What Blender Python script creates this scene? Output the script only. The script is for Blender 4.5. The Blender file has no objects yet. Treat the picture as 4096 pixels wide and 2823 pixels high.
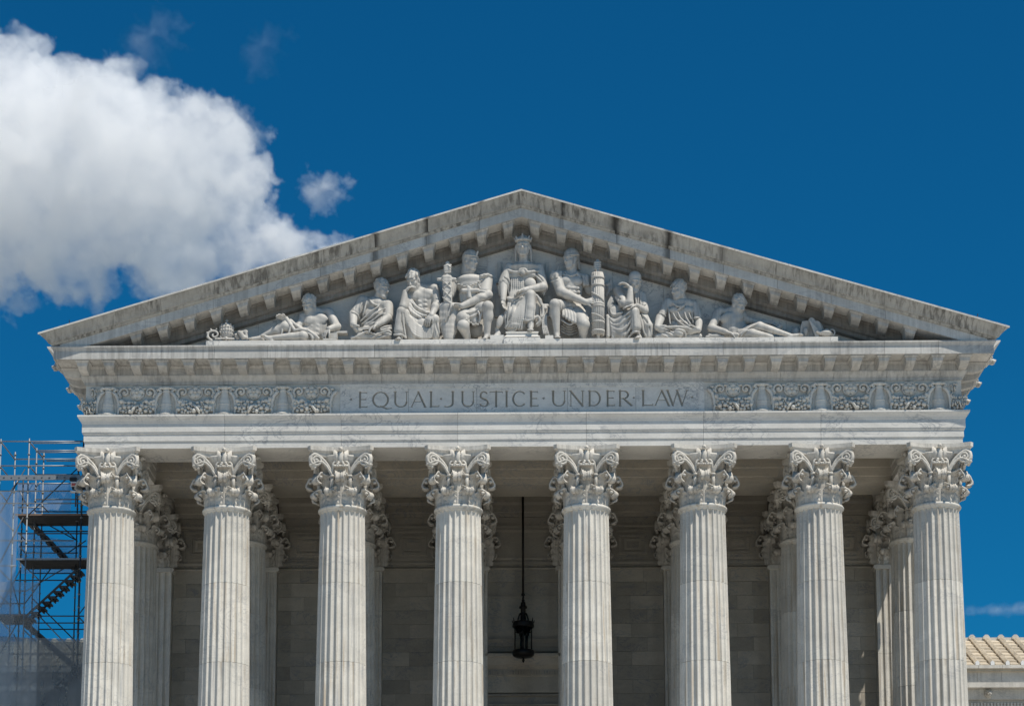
import bpy, bmesh, math, random
import numpy as np
from mathutils import Vector, Matrix

SC = bpy.context.scene
COL = SC.collection
random.seed(7)
PI = math.pi
rad = math.radians

# ---------------------------------------------------------------- camera
CAM_PITCH, CAM_YAW = 0.14711, 0.01957
FPX, PPX, PPY = 8800.0, 1931.73, 3084.6
CAM_LOC = Vector((0.088, -75.0, 1.6))
cam = bpy.data.cameras.new('camera')
cam_ob = bpy.data.objects.new('camera', cam)
COL.objects.link(cam_ob)
SC.camera = cam_ob
cam_ob.location = CAM_LOC
cam_ob.rotation_euler = (PI / 2 + CAM_PITCH, 0, CAM_YAW)
cam.sensor_fit = 'HORIZONTAL'
cam.sensor_width = 36
cam.lens = 36 * FPX / 4096
cam.shift_x = (2048 - PPX) / 4096
cam.shift_y = (PPY - 1411.5) / 4096
cam.clip_start = 0.5
cam.clip_end = 20000

# ---------------------------------------------------------------- sky, sun, exposure
SUN_SIDE, SUN_ELEV = 43.0, 59.5
world = bpy.data.worlds.new('World')
SC.world = world
world.use_nodes = True
wt = world.node_tree
bgn = wt.nodes['Background']
sky = wt.nodes.new('ShaderNodeTexSky')
sky.sky_type = 'NISHITA'
sky.sun_disc = False
sky.sun_elevation = rad(SUN_ELEV)
sky.sun_rotation = rad(180 - SUN_SIDE)
sky.air_density = 1.0
sky.dust_density = 0.5
sky.ozone_density = 6.0
sky.altitude = 200
filt = wt.nodes.new('ShaderNodeMix')            # polarising filter over the whole sky
filt.data_type = 'RGBA'
filt.blend_type = 'MULTIPLY'
filt.inputs[0].default_value = 1.0
filt.inputs[7].default_value = (0.045, 0.62, 0.86, 1)
wt.links.new(sky.outputs[0], filt.inputs[6])
wt.links.new(filt.outputs[2], bgn.inputs[0])
bgn.inputs[1].default_value = 0.075
sun_d = bpy.data.lights.new('sun', 'SUN')
sun = bpy.data.objects.new('sun', sun_d)
COL.objects.link(sun)
sun_d.energy = 4.15
sun_d.angle = rad(0.55)
sun_d.color = (1.0, 0.93, 0.825)
SUN_DIR = Vector((math.sin(rad(SUN_SIDE)) * math.cos(rad(SUN_ELEV)), -math.cos(rad(SUN_SIDE)) * math.cos(rad(SUN_ELEV)), math.sin(rad(SUN_ELEV))))
sun.rotation_euler = SUN_DIR.to_track_quat('Z', 'Y').to_euler()
sun.location = SUN_DIR * 200
SC.view_settings.view_transform = 'Standard'
SC.view_settings.look = 'None'
SC.view_settings.exposure = 0.2
SC.view_settings.gamma = 1
SC.view_settings.use_curve_mapping = False
SC.cycles.use_denoising = True
SC.cycles.max_bounces = 14
SC.cycles.diffuse_bounces = 5
SC.cycles.volume_bounces = 12
SC.cycles.transparent_max_bounces = 12


def at(px, py, y):
    """the point of the place that lies at depth y on the sight line of a photo pixel"""
    f = Vector((-math.sin(CAM_YAW) * math.cos(CAM_PITCH), math.cos(CAM_YAW) * math.cos(CAM_PITCH), math.sin(CAM_PITCH)))
    r = Vector((math.cos(CAM_YAW), math.sin(CAM_YAW), 0))
    u = r.cross(f)
    d = f + r * ((px - PPX) / FPX) - u * ((py - PPY) / FPX)
    return CAM_LOC + d * ((y - CAM_LOC.y) / d.y)


# ---------------------------------------------------------------- materials
def new_mat(name):
    m = bpy.data.materials.new(name)
    m.use_nodes = True
    nt = m.node_tree
    return m, nt, nt.nodes['Principled BSDF']


def marble(name, base, vein=0.35, streak=0.0, warm=0.0, rough=0.62, var=0.10, vscale=0.9, bump=0.12, dark=(0.10, 0.095, 0.085), soot=0.0, runs=0.0):
    m, nt, bs = new_mat(name)
    N, L = nt.nodes.new, nt.links.new
    geo = N('ShaderNodeNewGeometry')
    inf = N('ShaderNodeObjectInfo')

    def mathn(op, a, b=0.0, c=0.0, clamp=False):
        n = N('ShaderNodeMath'); n.operation = op; n.use_clamp = clamp
        for i, v in enumerate((a, b, c)):
            if isinstance(v, (int, float)): n.inputs[i].default_value = v
            else: L(v, n.inputs[i])
        return n.outputs[0]

    def mapping(scale, rot=(0, 0, 0)):
        mp = N('ShaderNodeMapping'); L(geo.outputs['Position'], mp.inputs['Vector'])
        # a block is cut from its own piece of stone: shift the pattern by the object's random number
        sh = N('ShaderNodeCombineXYZ')
        r = mathn('MULTIPLY', inf.outputs['Random'], 37.0)
        for i in range(3): L(r, sh.inputs[i])
        L(sh.outputs[0], mp.inputs['Location'])
        mp.inputs['Scale'].default_value = scale; mp.inputs['Rotation'].default_value = rot
        return mp.outputs[0]

    def noise(vec, scale, detail=5, rough_=0.55, dist=0.0):
        n = N('ShaderNodeTexNoise'); L(vec, n.inputs['Vector'])
        n.inputs['Scale'].default_value = scale; n.inputs['Detail'].default_value = detail
        n.inputs['Roughness'].default_value = rough_; n.inputs['Distortion'].default_value = dist
        return n.outputs[0]

    def ramp(v, lo, hi, a=0.0, b=1.0):
        n = N('ShaderNodeMapRange'); L(v, n.inputs[0]); n.interpolation_type = 'SMOOTHSTEP'
        n.inputs[1].default_value = lo; n.inputs[2].default_value = hi; n.inputs[3].default_value = a; n.inputs[4].default_value = b
        return n.outputs[0]

    def mix(fac, a, b):
        n = N('ShaderNodeMix'); n.data_type = 'RGBA'
        if isinstance(fac, (int, float)): n.inputs[0].default_value = fac
        else: L(fac, n.inputs[0])
        for i, v in ((6, a), (7, b)):
            if isinstance(v, tuple): n.inputs[i].default_value = (*v, 1)
            else: L(v, n.inputs[i])
        return n.outputs[2]

    v1 = mapping((1, 1, 1.8), (0.3, 0.5, 0.4))
    cloud = noise(v1, 0.55 * vscale, 6, 0.6, 1.2)
    col = mix(ramp(cloud, 0.35, 0.68), tuple(c * 0.86 for c in base), base)
    vn = noise(v1, 0.8 * vscale, 7, 0.62, 2.2)
    line = mathn('ABSOLUTE', mathn('SUBTRACT', vn, 0.5))
    vm = mathn('MULTIPLY', ramp(line, 0.0, 0.035, 1.0, 0.0), ramp(noise(v1, 0.5, 3), 0.42, 0.62))
    col = mix(mathn('MULTIPLY', vm, vein), col, (0.30, 0.31, 0.32))
    if warm:
        wv = noise(mapping((5.5, 5.5, 0.28)), 1.0, 5, 0.6, 0.3)
        col = mix(mathn('MULTIPLY', ramp(wv, 0.52, 0.72), warm), col, (0.44, 0.37, 0.28))
        gv = noise(mapping((7.0, 7.0, 0.35)), 1.0, 5, 0.6, 0.4)
        col = mix(mathn('MULTIPLY', ramp(gv, 0.55, 0.75), warm * 0.8), col, (0.33, 0.34, 0.35))
    if streak:
        sv = noise(mapping((8.0, 3.0, 0.30)), 1.0, 6, 0.62, 0.4)
        sb = noise(mapping((0.5, 0.5, 0.7)), 1.0, 4, 0.6)
        sm = mathn('MULTIPLY', ramp(sv, 0.40, 0.64), ramp(sb, 0.32, 0.62, 0.15, 1.0))
        col = mix(mathn('MULTIPLY', sm, streak), col, dark)
    if soot:
        s2 = noise(mapping((1.3, 1.0, 0.14)), 1.0, 6, 0.65, 0.3)
        col = mix(mathn('MULTIPLY', ramp(s2, 0.60, 0.72), soot), col, (0.03, 0.028, 0.026))
    if runs:                                                     # black runs that start at the joints of the sloping blocks
        sx = N('ShaderNodeSeparateXYZ'); L(geo.outputs['Position'], sx.inputs[0])
        wob = noise(mapping((3.0, 3.0, 3.0)), 1.0, 4, 0.6)
        q = mathn('ADD', mathn('ABSOLUTE', sx.outputs[0]), mathn('MULTIPLY', mathn('SUBTRACT', wob, 0.5), 0.16))
        q = mathn('ADD', q, -1.4 + 1.853)
        fr_ = mathn('ABSOLUTE', mathn('SUBTRACT', mathn('FRACT', mathn('ADD', mathn('DIVIDE', q, 1.853), 0.5)), 0.5))
        jm = ramp(fr_, 0.004, 0.13, 1.0, 0.0)
        pick = inf.outputs['Random']
        col = mix(mathn('MULTIPLY', mathn('MULTIPLY', jm, mathn('MULTIPLY', ramp(pick, 0.25, 0.6), ramp(mathn('ABSOLUTE', sx.outputs[0]), 5.0, 8.5, 1.0, 0.1))), runs), col, (0.025, 0.024, 0.022))
    grain = noise(mapping((1, 1, 1)), 14.0, 4, 0.6)
    val = mathn('MULTIPLY_ADD', inf.outputs['Random'], var, 1.0 - var * 0.6)
    val = mathn('MULTIPLY', val, ramp(grain, 0.2, 0.8, 0.93, 1.05))
    hv = N('ShaderNodeHueSaturation'); L(val, hv.inputs['Value']); L(col, hv.inputs['Color'])
    L(hv.outputs[0], bs.inputs['Base Color'])
    bs.inputs['Roughness'].default_value = rough
    bs.inputs['Specular IOR Level'].default_value = 0.25
    bm = N('ShaderNodeBump'); bm.inputs['Strength'].default_value = bump; bm.inputs['Distance'].default_value = 0.05
    L(noise(mapping((1, 1, 1)), 9.0, 6, 0.65), bm.inputs['Height']); L(bm.outputs[0], bs.inputs['Normal'])
    return m


def plain(name, col, rough=0.6, metal=0.0, nscale=6.0, amt=0.25):
    m, nt, bs = new_mat(name)
    N, L = nt.nodes.new, nt.links.new
    g = N('ShaderNodeNewGeometry')
    n = N('ShaderNodeTexNoise'); n.inputs['Scale'].default_value = nscale; n.inputs['Detail'].default_value = 5
    L(g.outputs['Position'], n.inputs['Vector'])
    mr = N('ShaderNodeMapRange'); mr.inputs[3].default_value = 1 - amt; mr.inputs[4].default_value = 1 + amt
    L(n.outputs[0], mr.inputs[0])
    hv = N('ShaderNodeHueSaturation'); hv.inputs['Color'].default_value = (*col, 1); L(mr.outputs[0], hv.inputs['Value'])
    L(hv.outputs[0], bs.inputs['Base Color'])
    bs.inputs['Roughness'].default_value = rough; bs.inputs['Metallic'].default_value = metal
    return m


WHITE = (0.65, 0.632, 0.59)
M = {}
M['marble'] = marble('white_marble', WHITE, vein=0.8, var=0.12)
M['cornice'] = marble('cornice_marble', (0.54, 0.525, 0.49), vein=0.6, streak=0.4, var=0.16)
M['column'] = marble('column_marble', (0.68, 0.65, 0.585), vein=0.4, warm=0.9, var=0.20)
M['capital'] = marble('capital_marble', (0.65, 0.615, 0.55), vein=0.3, streak=0.34, var=0.16, bump=0.4)
M['weather'] = marble('weathered_marble', (0.42, 0.41, 0.375), vein=0.25, streak=0.85, var=0.14, bump=0.25, soot=0.3, runs=0.92)
M['corona'] = marble('raking_marble', (0.64, 0.62, 0.575), vein=0.5, streak=0.25, var=0.16, bump=0.2, soot=0.1, runs=0.7)
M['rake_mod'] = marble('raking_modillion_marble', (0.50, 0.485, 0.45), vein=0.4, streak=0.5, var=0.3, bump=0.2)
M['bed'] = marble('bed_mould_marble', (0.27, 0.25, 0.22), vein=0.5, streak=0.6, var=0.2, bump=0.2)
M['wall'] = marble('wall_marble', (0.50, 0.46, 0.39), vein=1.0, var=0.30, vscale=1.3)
M['panel'] = marble('panel_marble', (0.73, 0.705, 0.655), vein=0.85, var=0.10, vscale=1.5)
M['frieze'] = marble('frieze_marble', (0.72, 0.69, 0.625), vein=0.3, streak=0.15, var=0.10, bump=0.2)
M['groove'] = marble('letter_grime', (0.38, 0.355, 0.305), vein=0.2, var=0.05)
M['statue'] = marble('statue_marble', (0.57, 0.55, 0.51), vein=0.12, streak=0.32, var=0.06, bump=0.16, rough=0.55)
M['mortar'] = plain('mortar', (0.24, 0.225, 0.20), 0.9)
M['tile'] = marble('marble_roof_tile', (0.62, 0.535, 0.41), vein=0.2, streak=0.25, var=0.3)
M['wing'] = marble('wing_marble', (0.66, 0.63, 0.57), vein=0.5, streak=0.2, var=0.12)
M['iron'] = plain('black_iron', (0.012, 0.011, 0.010), 0.45, 0.6)
M['steel'] = plain('galvanised_tube', (0.27, 0.29, 0.305), 0.5, 0.5)
M['dark_steel'] = plain('dark_scaffold_steel', (0.055, 0.06, 0.066), 0.6, 0.3)
M['deck'] = plain('deck_underside', (0.020, 0.021, 0.023), 0.8)
M['plank'] = plain('scaffold_plank', (0.17, 0.12, 0.09), 0.85)
M['brass'] = plain('coupler', (0.28, 0.22, 0.10), 0.6, 0.4)
M['white_paint'] = plain('white_paint', (0.75, 0.75, 0.74), 0.5, 0, 6, 0.06)
M['red_paint'] = plain('red_paint', (0.45, 0.10, 0.08), 0.5)
M['black_paint'] = plain('black_paint', (0.015, 0.015, 0.016), 0.5)
M['plaza'] = marble('plaza_marble', (0.62, 0.585, 0.525), vein=0.3, var=0.0, vscale=0.5)
M['lawn'] = plain('city_ground', (0.22, 0.225, 0.225), 0.95, 0, 0.02, 0.4)


def glass_mat():
    m, nt, bs = new_mat('lantern_glass')
    bs.inputs['Base Color'].default_value = (0.75, 0.85, 0.9, 1)
    bs.inputs['Roughness'].default_value = 0.05
    bs.inputs['Transmission Weight'].default_value = 1.0
    bs.inputs['IOR'].default_value = 1.05
    return m


def net_mat(name, col, lo, hi):
    m, nt, bs = new_mat(name)
    N, L = nt.nodes.new, nt.links.new
    out = nt.nodes['Material Output']
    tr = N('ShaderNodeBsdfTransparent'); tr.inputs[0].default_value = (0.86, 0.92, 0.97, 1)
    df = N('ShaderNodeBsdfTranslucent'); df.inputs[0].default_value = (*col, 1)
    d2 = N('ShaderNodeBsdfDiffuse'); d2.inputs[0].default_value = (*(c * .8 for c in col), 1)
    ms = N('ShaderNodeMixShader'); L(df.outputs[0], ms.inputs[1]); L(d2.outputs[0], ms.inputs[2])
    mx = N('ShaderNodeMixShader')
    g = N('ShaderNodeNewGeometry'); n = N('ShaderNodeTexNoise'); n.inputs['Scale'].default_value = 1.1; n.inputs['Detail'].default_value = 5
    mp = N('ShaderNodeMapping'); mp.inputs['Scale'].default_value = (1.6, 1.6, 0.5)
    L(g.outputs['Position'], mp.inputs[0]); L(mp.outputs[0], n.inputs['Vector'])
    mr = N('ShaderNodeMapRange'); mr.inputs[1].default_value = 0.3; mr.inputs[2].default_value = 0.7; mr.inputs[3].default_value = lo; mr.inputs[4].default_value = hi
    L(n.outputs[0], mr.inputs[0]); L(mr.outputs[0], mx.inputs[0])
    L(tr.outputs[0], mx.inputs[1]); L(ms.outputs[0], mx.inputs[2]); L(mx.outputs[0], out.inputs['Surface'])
    return m


M['glass'] = glass_mat()
M['net'] = net_mat('debris_netting', (0.66, 0.69, 0.71), 0.26, 0.46)
M['dark_net'] = net_mat('painted_shade_netting', (0.15, 0.18, 0.20), 0.56, 0.74)  # darker copy of the netting; the wing's shade is put into its colour
M['floor'] = marble('floor_stone', (0.30, 0.285, 0.26), vein=0.3, var=0.0)


# ---------------------------------------------------------------- object helpers
def obj(name, me, parent=None, loc=(0, 0, 0), rotz=0.0):
    o = bpy.data.objects.new(name, me)
    COL.objects.link(o)
    o.location = loc
    o.rotation_euler = (0, 0, rotz)
    if parent is not None: o.parent = parent
    return o


def empty(name, loc=(0, 0, 0)):
    o = bpy.data.objects.new(name, None)
    COL.objects.link(o)
    o.location = loc
    return o


def tag(o, label=None, cat=None, group=None, kind=None):
    for k, v in (('label', label), ('category', cat), ('group', group), ('kind', kind)):
        if v: o[k] = v
    return o


class MB:
    """collects shapes and turns them into one mesh"""
    def __init__(self): self.v = []; self.f = []; self.s = []

    def add(self, vs, fs, smooth=False):
        b = len(self.v)
        self.v.extend([tuple(p) for p in vs])
        self.f.extend([tuple(i + b for i in f) for f in fs])
        self.s.extend([smooth] * len(fs))
        return self

    def box(self, lo, hi):
        x0, y0, z0 = lo; x1, y1, z1 = hi
        v = [(x0, y0, z0), (x1, y0, z0), (x1, y1, z0), (x0, y1, z0), (x0, y0, z1), (x1, y0, z1), (x1, y1, z1), (x0, y1, z1)]
        return self.add(v, [(0, 3, 2, 1), (4, 5, 6, 7), (0, 1, 5, 4), (1, 2, 6, 5), (2, 3, 7, 6), (3, 0, 4, 7)])

    def hexa(self, lower, upper):
        return self.add(list(lower) + list(upper), [(0, 3, 2, 1), (4, 5, 6, 7), (0, 1, 5, 4), (1, 2, 6, 5), (2, 3, 7, 6), (3, 0, 4, 7)])

    def prism(self, prof, f0, f1):
        n = len(prof)
        a = [f0(*p) for p in prof]; b = [f1(*p) for p in prof]
        fs = [tuple(range(n)), tuple(range(2 * n - 1, n - 1, -1))]
        for i in range(n):
            j = (i + 1) % n
            fs.append((i, n + i, n + j, j))
        return self.add(a + b, fs)

    def lathe(self, prof, n=32, c=(0, 0, 0), a0=0.0, a1=2 * PI, smooth=True):
        full = abs(a1 - a0 - 2 * PI) < 1e-6
        m = n if full else n + 1
        vs = []
        for r, z in prof:
            for i in range(m):
                a = a0 + (a1 - a0) * i / n
                vs.append((c[0] + r * math.cos(a), c[1] + r * math.sin(a), c[2] + z))
        fs = []
        for j in range(len(prof) - 1):
            for i in range(n):
                k = (i + 1) % m
                fs.append((j * m + i, j * m + k, (j + 1) * m + k, (j + 1) * m + i))
        return self.add(vs, fs, smooth)

    def tube(self, pts, r, n=8, cap=True, squash=None, smooth=True):
        pts = [Vector(p) for p in pts]
        rs = r if isinstance(r, (list, tuple)) else [r] * len(pts)
        vs, fs = [], []
        t0 = (pts[1] - pts[0]).normalized()
        up = Vector((0, 0, 1)) if abs(t0.z) < 0.95 else Vector((0, 1, 0))
        if squash: up = Vector(squash[0])
        for i, p in enumerate(pts):
            t = (pts[min(i + 1, len(pts) - 1)] - pts[max(i - 1, 0)])
            if t.length < 1e-9: t = t0
            t.normalize()
            x = up - t * up.dot(t)
            if x.length < 1e-6: x = t.orthogonal()
            x.normalize(); y = t.cross(x)
            if not squash: up = x
            for k in range(n):
                a = 2 * PI * k / n
                sx = squash[1] if squash else 1.0
                vs.append(p + x * (rs[i] * sx * math.cos(a)) + y * (rs[i] * math.sin(a)))
        for i in range(len(pts) - 1):
            for k in range(n):
                q = (k + 1) % n
                fs.append((i * n + k, i * n + q, (i + 1) * n + q, (i + 1) * n + k))
        self.add(vs, fs, smooth)
        if cap:
            b = len(self.v) - len(vs)
            self.f += [tuple(b + k for k in range(n - 1, -1, -1)), tuple(b + (len(pts) - 1) * n + k for k in range(n))]
            self.s += [False, False]
        return self

    def ball(self, c, r, nu=10, nv=7, rot=None):
        r = r if isinstance(r, (tuple, list)) else (r, r, r)
        c = Vector(c); vs = []; fs = []
        for j in range(nv + 1):
            ph = PI * j / nv
            for i in range(nu):
                th = 2 * PI * i / nu
                p = Vector((r[0] * math.sin(ph) * math.cos(th), r[1] * math.sin(ph) * math.sin(th), r[2] * math.cos(ph)))
                if rot is not None: p = rot @ p
                vs.append(c + p)
        for j in range(nv):
            for i in range(nu):
                k = (i + 1) % nu
                fs.append((j * nu + i, (j + 1) * nu + i, (j + 1) * nu + k, j * nu + k))
        return self.add(vs, fs, True)

    def mesh(self, name, mat):
        me = bpy.data.meshes.new(name)
        me.from_pydata(self.v, [], self.f)
        me.polygons.foreach_set('use_smooth', self.s)
        if mat: me.materials.append(mat)
        bm = bmesh.new(); bm.from_mesh(me)
        bmesh.ops.remove_doubles(bm, verts=bm.verts, dist=1e-5)
        bmesh.ops.recalc_face_normals(bm, faces=bm.faces)
        bm.to_mesh(me); bm.free()
        return me

    def build(self, name, mat, parent=None, loc=(0, 0, 0), rotz=0.0):
        return obj(name, self.mesh(name, mat), parent, loc, rotz)

# ================================================================ setting: ground, plaza, steps, mass of the building
def sheet(name, x0, y0, x1, y1, z, mat, kind='structure'):
    o = MB().add([(x0, y0, z), (x1, y0, z), (x1, y1, z), (x0, y1, z)], [(0, 1, 2, 3)]).build(name, mat)
    return tag(o, kind=kind)


sheet('ground', -6000, -6000, 6000, 6000, 0.0, M['lawn'])
sheet('plaza', -60, -110, 60, 40, 0.012, M['plaza'])
st = MB()
NSTEP = 40
ZF = 7.2                                            # portico floor
for i in range(NSTEP):
    y0 = -22 + i * 0.46
    st.box((-19, y0, 0.02), (19, -2.0, 0.02 + (i + 1) * (ZF - 0.2) / NSTEP))
tag(st.build('front_steps', M['plaza']), kind='structure')

# ================================================================ the courthouse
CH = empty('courthouse', (0, 0, ZF))
tag(CH, 'white marble temple front with columns, pediment and an inscription in its frieze', 'building')
BASE = Vector((0, 0, ZF))


def part(mb, name, mat, parent=CH, origin=None):
    """a part given in world coordinates, parented to the courthouse"""
    me = mb.mesh(name, mat)
    o = obj(name, me, parent)
    o.location = -BASE if parent is CH else -parent_world(parent)
    return o


def parent_world(p):
    v = Vector(p.location)
    while p.parent is not None:
        p = p.parent
        v += Vector(p.location)
    return v


def place(name, me, world_loc, rotz=0.0, parent=CH, scale=None):
    o = obj(name, me, parent, Vector(world_loc) - parent_world(parent), rotz)
    if scale: o.scale = scale
    return o


SPC, GAP, EDGE = 4.0725, 4.4777, 14.456
COLX = [-GAP / 2 - 3 * SPC, -GAP / 2 - 2 * SPC, -GAP / 2 - SPC, -GAP / 2, GAP / 2, GAP / 2 + SPC, GAP / 2 + 2 * SPC, GAP / 2 + 3 * SPC]
Y2, YP, YW = 4.787, 7.8, 8.3                        # second row, pilaster face, back wall
ZN, ZS = 21.93, 24.03                               # neck of the columns, soffit of the architrave
J = 0.0042                                           # half a joint

part(MB().box((-17.5, -2.0, 0.02), (17.5, 9.5, ZF)), 'stylobate', M['floor'])
part(MB().box((-16.4, YW + 0.35, 0.02), (16.4, 60, 24.6)), 'main_block', M['wall'])

# ---------------------------------------------------------------- columns
NF = 24


def shaft_r(z):
    t = max(0.0, min(1.0, (z - 9.5) / (ZN - 9.5)))
    return 0.935 - 0.152 * t ** 1.45


def drum_mesh(z0, z1, top_end=False):
    per = 9
    j = 0.005
    zs = [z0 + j, z0 + (z1 - z0) * 0.33, z0 + (z1 - z0) * 0.66, z1 - j]
    if top_end: zs = [z0 + j, z0 + 1.0, z0 + 2.0, z1 - 0.26, z1 - 0.20, z1 - 0.155, z1 - 0.13, z1 - 0.115, z1 - 0.105, z1 - 0.0]
    vs = []
    for z in zs:
        r = shaft_r(z)
        e = 1.0
        if top_end:
            d = z - (z1 - 0.26)
            if d > 0: e = math.sqrt(max(0.0, 1 - (d / 0.155) ** 2)) if d < 0.155 else 0.0
        for k in range(NF):
            for i in range(per):
                u = i / per
                a = 2 * PI * (k + u) / NF + PI / NF
                if u < 0.17 or u > 0.95: dd = 0.0
                else:
                    q = (u - 0.17) / 0.83 * 2 - 1
                    dd = math.sqrt(max(0.0, 1 - q * q)) * 0.082 * e
                vs.append(((r - dd) * math.cos(a), (r - dd) * math.sin(a), z))
    n = NF * per
    fs = []
    for j in range(len(zs) - 1):
        for i in range(n):
            k = (i + 1) % n
            fs.append((j * n + i, j * n + k, (j + 1) * n + k, (j + 1) * n + i))
    fs.append(tuple(range(n - 1, -1, -1))); fs.append(tuple((len(zs) - 1) * n + i for i in range(n)))
    return MB().add(vs, fs).mesh('drum', M['column'])


JOINTS = [ZF + 0.75, 10.85, 13.65, 16.45, 19.25, ZN]
DRUMS = [drum_mesh(a, b, b == ZN) for a, b in zip(JOINTS[:-1], JOINTS[1:])]
base_mb = MB().box((-1.25, -1.25, ZF), (1.25, 1.25, ZF + 0.28))
base_mb.lathe([(0.0, ZF + 0.28), (1.2, ZF + 0.28), (1.25, ZF + 0.36), (1.2, ZF + 0.44), (1.06, ZF + 0.5), (1.06, ZF + 0.55), (1.12, ZF + 0.62), (1.06, ZF + 0.69), (0.95, ZF + 0.745), (0.0, ZF + 0.745)], 40)
BASE_ME = base_mb.mesh('column', M['column'])
MORTAR_ME = MB().lathe([(0.0, ZF + 0.7), (0.74, ZF + 0.7), (0.68, 16.5), (0.64, 19.3), (0.6, ZN - 0.14), (0.0, ZN - 0.1)], 24).mesh('mortar_core', M['mortar'])
NECK_ME = MB().lathe([(0.5, ZN - 0.13), (0.785, ZN - 0.13), (0.80, ZN - 0.10), (0.80, ZN - 0.07), (0.835, ZN - 0.06), (0.858, ZN - 0.02), (0.862, ZN + 0.015), (0.845, ZN + 0.05), (0.80, ZN + 0.07), (0.76, ZN + 0.075), (0.4, ZN + 0.075)], 64).mesh('necking', M['column'])
BELL_ME = MB().lathe([(0.5, 0.05), (0.735, 0.05), (0.735, 0.9), (0.77, 1.25), (0.87, 1.55), (1.0, 1.74), (1.02, 1.80), (0.4, 1.80)], 48).mesh('bell', M['capital'])


def leaf_mesh(path, wid, lobes, seed):
    rnd = random.Random(seed)
    # resample the path
    P = [Vector((r, 0, z)) for r, z in path]
    L = [0]
    for a, b in zip(P[:-1], P[1:]): L.append(L[-1] + (b - a).length)
    nv, nu = 30, 13
    def samp(t):
        d = t * L[-1]
        for i in range(len(L) - 1):
            if d <= L[i + 1] + 1e-9:
                q = (d - L[i]) / (L[i + 1] - L[i])
                p0 = P[max(i - 1, 0)]; p1 = P[i]; p2 = P[i + 1]; p3 = P[min(i + 2, len(P) - 1)]
                return 0.5 * ((2 * p1) + (p2 - p0) * q + (2 * p0 - 5 * p1 + 4 * p2 - p3) * q * q + (3 * p1 - p0 - 3 * p2 + p3) * q ** 3)
        return P[-1].copy()
    def width(t):
        if t < 0.15: w = 0.72 + t * 1.2
        elif t < 0.6: w = 0.9 + 0.16 * math.sin((t - 0.15) / 0.45 * PI)
        elif t < 0.78: w = 0.9 - 0.30 * (t - 0.6) / 0.18
        else: w = 0.60 - 0.22 * ((t - 0.78) / 0.22) ** 2
        return w * wid
    vs = []
    for layer in (0, 1):
        for j in range(nv + 1):
            t = j / nv
            p = samp(t)
            tg = (samp(min(1, t + 0.01)) - samp(max(0, t - 0.01))).normalized()
            nrm = Vector((tg.z, 0, -tg.x))                       # outward / face side
            ph = (t * lobes) % 1.0
            notch = 1.0 - 0.30 * (abs(ph - 0.5) * 2) ** 3 * (1 if t < 0.93 else 0.3)
            for i in range(nu):
                s = i / (nu - 1) * 2 - 1
                w = width(t) * (1 if abs(s) < 0.55 else notch)
                y = s * w
                h = 0.05 * math.exp(-(s / 0.13) ** 2) - (0.02 if t < .6 else 0.05) * s * s
                h += 0.028 * math.cos((t * lobes - 0.5) * 2 * PI - abs(s) * 2.0) * abs(s)
                h += 0.024 * math.cos(abs(s) * 15.0) * min(1, t * 3) * (1 - abs(s) * 0.3)
                q = p + nrm * (h - layer * 0.04)
                fac = max(0.0, min(1.0, (0.70 - t) / 0.25))          # the stem of the leaf wraps round the bell
                if fac: q.x -= fac * (q.x - math.sqrt(max(0.05, q.x * q.x - y * y)))
                # face side looks towards -y : local x = across, local y = -radial
                vs.append((y, -q.x, q.z))
    n0 = (nv + 1) * nu
    fs = []
    for j in range(nv):
        for i in range(nu - 1):
            a = j * nu + i
            fs.append((a, a + 1, a + nu + 1, a + nu))
            fs.append((n0 + a, n0 + a + nu, n0 + a + nu + 1, n0 + a + 1))
    for j in range(nv):
        for i, fl in ((0, 0), (nu - 1, 1)):
            a = j * nu + i
            fs.append((a, a + nu, n0 + a + nu, n0 + a))
    for i in range(nu - 1):
        a = nv * nu + i
        fs.append((a, a + 1, n0 + a + 1, n0 + a))
    mb = MB().add(vs, fs, True)
    lip = samp(0.80)
    mb.ball((0, -lip.x + 0.015, lip.z - 0.015), (wid * 0.60, 0.06, 0.05), 14, 8)   # rolled lip
    for q in (-1, 1): mb.ball((q * wid * 0.42, -lip.x + 0.03, lip.z - 0.03), (wid * 0.28, 0.07, 0.06), 10, 6)
    return mb.mesh('acanthus_leaf', M['capital'])


LEAF1 = leaf_mesh([(0.75, 0.02), (0.765, 0.2), (0.78, 0.38), (0.83, 0.53), (0.92, 0.60), (1.01, 0.575), (1.035, 0.50), (1.0, 0.44), (0.95, 0.43)], 0.27, 5, 1)
LEAF2 = leaf_mesh([(0.745, 0.05), (0.755, 0.4), (0.775, 0.72), (0.84, 0.96), (0.97, 1.09), (1.10, 1.09), (1.19, 1.01), (1.19, 0.91), (1.12, 0.85), (1.05, 0.86)], 0.30, 7, 2)


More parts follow.
